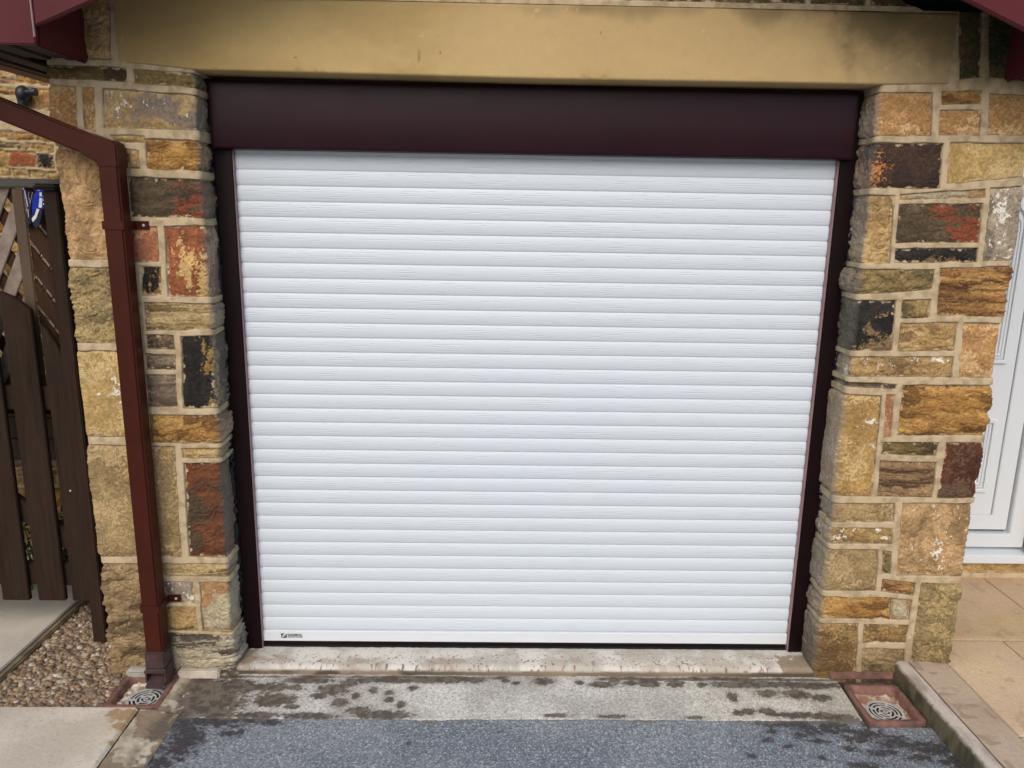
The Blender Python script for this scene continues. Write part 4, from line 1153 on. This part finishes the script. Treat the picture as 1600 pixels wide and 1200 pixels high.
YT = .20
trel = empty('trellis_fence', (-2.1, YT, 0), 'diagonal lattice trellis of weathered and dark slats behind the picket gate', 'trellis')
xdiv = U(50, 450, 1, YT)[0]
z0t, z1t = .95, 1.80
def slats(xa, xb, z0, z1, slope, pitch, w, y0, y1, mat, name):
    """diagonal slats clipped to a rectangle, slope = dz/dx"""
    b = MB(); L = math.hypot(1, slope); hw = w*L/abs(slope)/2   # half width along x
    span = (z1-z0)/abs(slope); x = xa-span-w
    while x < xb+span+w:
        # line through (x,z0)
        def xt(z, off): return x+off+(z-z0)/slope
        P_ = [(xt(z0, -hw), z0), (xt(z0, hw), z0), (xt(z1, hw), z1), (xt(z1, -hw), z1)]
        # clip in x
        def clip(poly, xc, keep_gt):
            out = []
            for i in range(len(poly)):
                p, q = poly[i], poly[(i+1) % len(poly)]
                ip = (p[0] >= xc) == keep_gt; iq = (q[0] >= xc) == keep_gt
                if ip: out.append(p)
                if ip != iq:
                    t = (xc-p[0])/(q[0]-p[0]); out.append((xc, p[1]+t*(q[1]-p[1])))
            return out
        P_ = clip(P_, xa, True)
        if P_: P_ = clip(P_, xb, False)
        if len(P_) > 2: b.prism(P_, y0, y1)
        x += pitch
    return b.build(name, mat, trel, .0025, seg=1)
slats(-2.75, xdiv-.02, z0t, z1t, 2.05, .086, .050, YT-.012, YT-.002, M_WEATH, 'lattice')
slats(-2.75, xdiv-.02, z0t, z1t, -1.5, .10, .045, YT+.000, YT+.012, M_WOODT, 'lattice')
slats(xdiv+.02, -1.72, z0t, z1t, -1.5, .084, .058, YT-.012, YT-.002, M_WOODT, 'lattice')
slats(xdiv+.02, -1.72, z0t, z1t, 2.05, .055, .030, YT+.000, YT+.012, M_WEATH, 'lattice')
MB().box(xdiv-.022, xdiv+.022, YT-.022, YT-.013, .93, 1.79).build('batten', M_BATTEN, trel, .003)
MB().box(-2.9, -1.70, YT-.03, YT+.02, 1.7915, 1.825).build('top_rail', M_RAIL, trel, .004)
MB().box(-2.9, -1.70, YT-.02, YT+.02, .90, .945).build('bottom_rail', M_WOOD, trel, .004)

# butterfly ornament hanging on the trellis
bf = empty('butterfly_ornament', tuple(U(48, 325, 1, YT-.05)), 'blue and white metal butterfly ornament fixed to the top of the trellis', 'garden ornament')
yb = YT-.05
def wing(pts, name, mat, th=.004, dy=0, tilt=0.):
    q = quadZ(pts, yb); b = MB(); b.prism(q, yb-dy, yb-dy+th)
    o = b.build(name, mat, bf, .0008)
    for v in o.data.vertices: v.co.y += -tilt*(v.co.x-U(48, 325, 1, yb)[0])
    return o
w1 = wing([(50, 330), (53, 308), (62, 296), (70, 293), (78, 298), (81, 306), (80, 318), (76, 326), (66, 326), (56, 332), (50, 342)], 'wing', M_BLUE, tilt=.5)
w2 = wing([(50, 338), (56, 329), (66, 324), (74, 328), (70, 342), (64, 354), (57, 357), (52, 351)], 'wing', M_NAVY, dy=.001, tilt=.5)
def stripe(pts, parent):
    q = quadZ(pts, yb); b = MB(); b.prism(q, yb-.0022, yb-.0012)
    o = b.build('stripe', M_WHITE, bf)
    for v in o.data.vertices: v.co.y += -.5*(v.co.x-U(48, 325, 1, yb)[0])
    o.parent = parent; o.location = (0, 0, 0)
stripe([(69, 309), (75, 310), (73, 325), (66, 324)], w1)
stripe([(65, 294), (70, 294), (70, 298), (65, 298)], w1)
stripe([(69, 301), (74, 301), (74, 307), (69, 307)], w1)
for k in range(4): stripe([(76, 300+k*6), (79, 300+k*6), (79, 302+k*6), (76, 302+k*6)], w1)
stripe([(62, 326), (68, 327), (60, 341), (52, 347), (50, 341), (57, 336)], w2)
w3 = wing([(32, 292), (36, 293), (44, 315), (46, 324), (40, 325), (35, 312)], 'wing', M_BLUE, dy=.006, tilt=.9)
w4 = wing([(37, 325), (45, 325), (45, 344), (41, 357), (37, 357), (34, 344)], 'wing', M_NAVY, dy=.006, tilt=.9)
def stripe2(pts, parent):
    q = quadZ(pts, yb); b = MB(); b.prism(q, yb-.0078, yb-.0068)
    o = b.build('stripe', M_WHITE, bf)
    for v in o.data.vertices: v.co.y += -.9*(v.co.x-U(48, 325, 1, yb)[0])
    o.parent = parent; o.location = (0, 0, 0)
stripe2([(34, 297), (36, 297), (44, 322), (41, 323)], w3); stripe2([(41, 327), (44, 327), (44, 338), (42, 340)], w4)
p = [U(48, 350, 1, yb), U(47, 330, 1, yb), U(47, 318, 1, yb)]
MB().tube([tuple(a) for a in p], [.003, .006, .004], 8).build('body', M_NAVY, bf, smooth=True)
for dxp in (-3, 3):
    MB().tube([tuple(U(47, 318, 1, yb)), tuple(U(47+dxp*.7, 308, 1, yb)), tuple(U(48+dxp, 300, 1, yb-.01))], .0009, 6).build('antenna', M_METAL, bf, smooth=True)

# rear house wall of small coursed stone, in view above the trellis
house = empty('stone_house', (-3.0, .9, -.06), 'neighbouring house wall of small coursed yellow stones seen above the trellis', 'house')
def house_wall():
    y = .90; rs = random.Random(12); cells = []
    # measured stones in view, random coursing elsewhere
    seen = [('redbrick', [(14, 235), (57, 238), (57, 261), (14, 259)]), ('black', [(61, 241), (84, 243), (85, 264), (60, 262)]),
            ('gold', [(-30, 233), (11, 235), (11, 259), (-30, 257)]),
            ('buff', [(-20, 203), (23, 206), (23, 218), (-20, 215)]), ('gold', [(26, 206), (54, 209), (54, 219), (26, 219)]), ('gold', [(57, 210), (84, 214), (84, 222), (57, 220)]),
            ('olive', [(-10, 221), (38, 225), (38, 232), (-10, 230)]), ('buff', [(42, 223), (84, 227), (84, 238), (42, 234)]),
            ('buff', [(-20, 262), (18, 263), (18, 275), (-20, 273)]), ('buff', [(21, 264), (42, 265), (43, 276), (21, 275)]), ('olives', [(45, 266), (72, 268), (72, 279), (46, 277)]), ('buff', [(75, 269), (95, 271), (95, 282), (75, 281)]),
            ('gold', [(-20, 278), (20, 279), (20, 292), (-20, 290)]), ('gold', [(24, 279), (70, 281), (70, 292), (24, 292)]), ('buff', [(72, 283), (95, 285), (95, 294), (72, 293)]),
            ('orange', [(-20, 106), (24, 113), (24, 120), (-20, 114)]), ('gold', [(28, 118), (76, 128), (76, 135), (28, 128)]), ('buff', [(-20, 118), (24, 124), (24, 132), (-20, 127)]),
            ('gold', [(-20, 136), (26, 138), (26, 148), (-20, 146)]), ('orange', [(44, 138), (78, 140), (80, 172), (46, 168)])]
    cells = cells_px(seen, y)
    z = U(40, 297, 1, y)[2]-.005
    zz = -.02
    while z > 0:
        hc = rs.uniform(.06, .11); x = -4.3
        while x < -1.5:
            wd = rs.uniform(.12, .32); k = rs.choice(['buff', 'gold', 'gold', 'olives', 'brown', 'lam'])
            cells.append((k, np.array([(x, z-hc), (x+wd, z-hc), (x+wd, z), (x, z)]))); x += wd+.014
        z -= hc+.014
    z = U(40, 112, 1, y)[2]
    for k in range(6):
        hc = .09; x = -4.3
        while x < -1.5:
            wd = rs.uniform(.12, .32); cells.append((rs.choice(['buff', 'gold']), np.array([(x, z), (x+wd, z), (x+wd, z+hc), (x, z+hc)]))); x += wd+.014
        z += hc+.014
    x = U(-22, 200, 1, y)[0]
    zt_, zb_ = U(40, 112, 1, y)[2], U(40, 297, 1, y)[2]
    z = zb_
    while z < zt_-.05:
        xx = -4.3
        while xx < x-.1:
            wd = rs.uniform(.12, .25); cells.append((rs.choice(['buff', 'gold', 'olives']), np.array([(xx, z), (xx+wd, z), (xx+wd, z+.08), (xx, z+.08)]))); xx += wd+.014
        z += .094
    xs = np.arange(-4.2, -1.55, .006); zs = np.arange(-.06, 2.9, .006)
    X, Z = np.meshgrid(xs, zs)
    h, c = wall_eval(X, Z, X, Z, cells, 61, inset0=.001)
    c = mix(c, c*np.array([.88, .82, .72]), .6*np.ones(X.shape))
    grid('wall', np.stack([X, y-h*1.3, Z], -1), c, M_FARSTONE, house)
house_wall()
# black fitting on that wall
ft = empty('wall_fitting', tuple(U(38, 147, 1, .86)), 'small round black fitting with a stubby arm on the house wall above the sloping pipe', 'wall fitting')
c0 = Vector(U(36, 147, 1, .86))
b = MB(); pts = []
bm = bmesh.new(); bmesh.ops.create_uvsphere(bm, u_segments=20, v_segments=12, radius=.036)
me = bpy.data.meshes.new('dome'); bm.to_mesh(me); bm.free(); me.materials.append(M_CAMB)
me.transform(Matrix.Translation(c0) @ Matrix.Diagonal((.85, 1, 1.05, 1))); me.polygons.foreach_set('use_smooth', [True]*len(me.polygons))
o = bpy.data.objects.new('dome', me); COL.objects.link(o); par(o, ft)
MB().tube([c0+Vector((.0, -.01, .006)), c0+Vector((.05, -.012, .008)), c0+Vector((.052, -.012, .008)), c0+Vector((.068, -.012, .009))], [.012, .013, .018, .017], 16).build('arm', M_CAMB, ft, smooth=True)
MB().tube([c0+Vector((-.005, .0, -.02)), c0+Vector((-.005, .0, -.052))], [.024, .02], 14).build('neck', M_CAMB, ft, smooth=True)
MB().tube([c0+Vector((0, .0, 0)), c0+Vector((0, .05, 0))], .02, 14).build('mount', M_CAMB, ft)

# things behind the gate
pb = empty('planter_box', (-2.35, .62, -.03), 'brown timber planter box behind the picket gate', 'planter')
for i in range(3): MB().box(-2.75, -1.98, .50, .525, .60+i*.10, .695+i*.10).build('front_board', M_BATTEN, pb, .004)
for x in (-2.75, -2.0): MB().box(x, x+.05, .525, .575, -.03, .9).build('leg', M_BATTEN, pb, .004)
b = MB(); b.box(-2.76, -1.97, .495, .80, .575, .598); b.build('base', M_WEATH, pb, .003)
def plant(name, cx, cy, z, r, h, n, seed, label):
    rs = np.random.RandomState(seed); V = []; F = []
    t = empty(name, (cx, cy, z), label, 'plant', 'low leafy plants behind the gate')
    st = MB()
    for i in range(7):
        a = rs.uniform(0, 6.28); st.tube([(cx, cy, z), (cx+math.cos(a)*r*.4, cy+math.sin(a)*r*.4, z+h*.5), (cx+math.cos(a)*r*.7, cy+math.sin(a)*r*.7, z+h*.8)], [.004, .003, .0015], 5)
    st.build('stems', M_LEAF, t)
    for i in range(n):
        a = rs.uniform(0, 6.28); rr_ = r*math.sqrt(rs.rand()); c = np.array([cx+rr_*math.cos(a), cy+rr_*math.sin(a), z+h*rs.uniform(.1, 1)*(1-.4*rr_/r)])
        d1 = rs.normal(size=3); d1 /= np.linalg.norm(d1); d2 = np.cross(d1, rs.normal(size=3)); d2 /= np.linalg.norm(d2)
        L_ = rs.uniform(.018, .035); w_ = L_*.4; k = len(V)
        V += [c, c+d1*L_*.5+d2*w_, c+d1*L_, c+d1*L_*.5-d2*w_]; F += [(k, k+1, k+2), (k, k+2, k+3)]
    mk('leaves', V, F, M_LEAF, t)
pp = U(35, 775, 1, .45); plant('leafy_plant', pp[0], .50, -.03, .13, .42, 500, 1, 'low green plant seen between the two left pickets of the gate')
pp = U(92, 770, 1, .60); plant('leafy_plant', pp[0]-.0, .62, -.03, .10, .40, 380, 2, 'pale leafy plant seen in the gap beside the gate\'s last picket')

# ================================================================== RIGHT: house with white door
h2 = empty('porch_house', (2.2, .60, .02), 'house entrance with a white panelled door set back right of the stone pillar', 'house')
YD = .60
DX1 = 2.267; DX0 = DX1-.80
fd = MB(); fd.box(DX0, DX1, YD, YD+.05, .335, 2.30)
leaf = fd.build('front_door', M_UPVC, h2, .003)
leaf['label'] = 'white panelled entrance door'
def moulding(x0, x1, z0, z1, arch=False):
    for k, (o_, w_, p_) in enumerate(((0, .016, .012), (.022, .008, .007), (.036, .010, .010))):
        a0, a1, c0_, c1 = x0+o_, x1-o_, z0+o_, z1-o_
        outer = [(a0, c0_), (a1, c0_)]; inner = [(a0+w_, c0_+w_), (a1-w_, c0_+w_)]
        if arch:
            n = 12
            for i in range(n+1):
                t = i/n*math.pi; outer.append(((a0+a1)/2+(a1-a0)/2*math.cos(t), c1+(a1-a0)/2*math.sin(t)*.75))
                inner.append(((a0+a1)/2+((a1-a0)/2-w_)*math.cos(t), c1+((a1-a0)/2-w_)*math.sin(t)*.75))
        else: outer += [(a1, c1), (a0, c1)]; inner += [(a1-w_, c1-w_), (a0+w_, c1-w_)]
        b = MB(); n = len(outer)
        b.v = [(x, YD-p_, z) for x, z in outer]+[(x, YD-p_, z) for x, z in inner]+[(x, YD-.0003, z) for x, z in outer]+[(x, YD-.0003, z) for x, z in inner]
        for i in range(n):
            j = (i+1) % n
            b.f += [(i, j, n+j, n+i), (i, 2*n+i, 2*n+j, j), (n+i, n+j, 3*n+j, 3*n+i)]
        b.build('panel_moulding', M_UPVC, leaf, .0015, seg=1)
mr_ = U(1536, 760, 1, YD)[0]
moulding(mr_-.30, mr_+.012, .455, .815)
moulding(mr_-.30, mr_+.012, 1.085, 1.72, arch=True)
M_GAP = m_var('black_gasket', (.012, .012, .014), (.02, .02, .022), .7, 10, 0)
def frame(x1, z0, w, y0, y1, name):
    b = MB(); b.prism([(DX0-.2, z0), (x1, z0), (x1, 2.42), (x1-w, 2.42), (x1-w, z0+w*.92), (DX0-.2, z0+w*.92)], y0, y1)
    return b.build(name, M_UPVC, h2, .003)
MB().box(DX0-.01, DX1+.0045, YD+.03, YD+.06, .329, 2.31).build('gasket', M_GAP, h2)
frame(2.350, .262, .0795, YD-.006, YD+.06, 'door_frame')
MB().prism([(DX0-.2, .257), (2.3555, .257), (2.3555, 2.45), (2.350, 2.45), (2.350, .2625), (DX0-.2, .2625)], YD+.01, YD+.06).build('gasket', M_GAP, h2)
frame(2.430, .180, .0745, YD-.028, YD+.06, 'door_frame')
s_ = MB(); s_.quadbox([(1.40, YD-.060, .108), (2.62, YD-.060, .108), (2.62, YD+.08, .108), (1.40, YD+.08, .108), (1.40, YD-.060, .150), (2.62, YD-.060, .150), (2.62, YD+.08, .178), (1.40, YD+.08, .178)])
s_.build('door_sill', M_UPVC, h2, .004)
# stone step course under the sill and the jamb wall
def base_wall():
    cells = []; rs = random.Random(2); x = 1.3
    while x < 3.3:
        wd = rs.uniform(.18, .5); cells.append((rs.choice(['brown', 'lam', 'buff', 'brlam']), np.array([(x, .045), (x+wd, .045), (x+wd, .105), (x, .105)]))); x += wd+.012
    X, Z = np.meshgrid(np.arange(1.45, 3.2, .004), np.arange(-.02, .1075, .003))
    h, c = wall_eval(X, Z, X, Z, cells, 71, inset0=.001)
    grid('step', np.stack([X, YD-.02-h, Z], -1), c, M_STONE, h2)
    cells = []; z = .18
    while z < 2.6:
        hc = rs.uniform(.1, .2); x = 2.44
        while x < 3.3:
            wd = rs.uniform(.2, .5); cells.append((rs.choice(['pink', 'gold', 'buff', 'orange']), np.array([(x, z), (x+wd, z), (x+wd, z+hc), (x, z+hc)]))); x += wd+.02
        z += hc+.02
    X, Z = np.meshgrid(np.arange(2.432, 3.3, .006), np.arange(.152, 2.8, .006))
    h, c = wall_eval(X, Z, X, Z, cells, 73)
    grid('wall', np.stack([X, YD-.05-h, Z], -1), c, M_STONE, h2)
base_wall()
MB().box(1.4, 3.2, YD+.075, YD+.3, -.02, 2.8).build('inner_wall', M_BLACK, h2)
MB().box(1.4, 2.432, YD-.04, YD+.07, 2.45, 2.8).build('wall', M_PALE, h2)
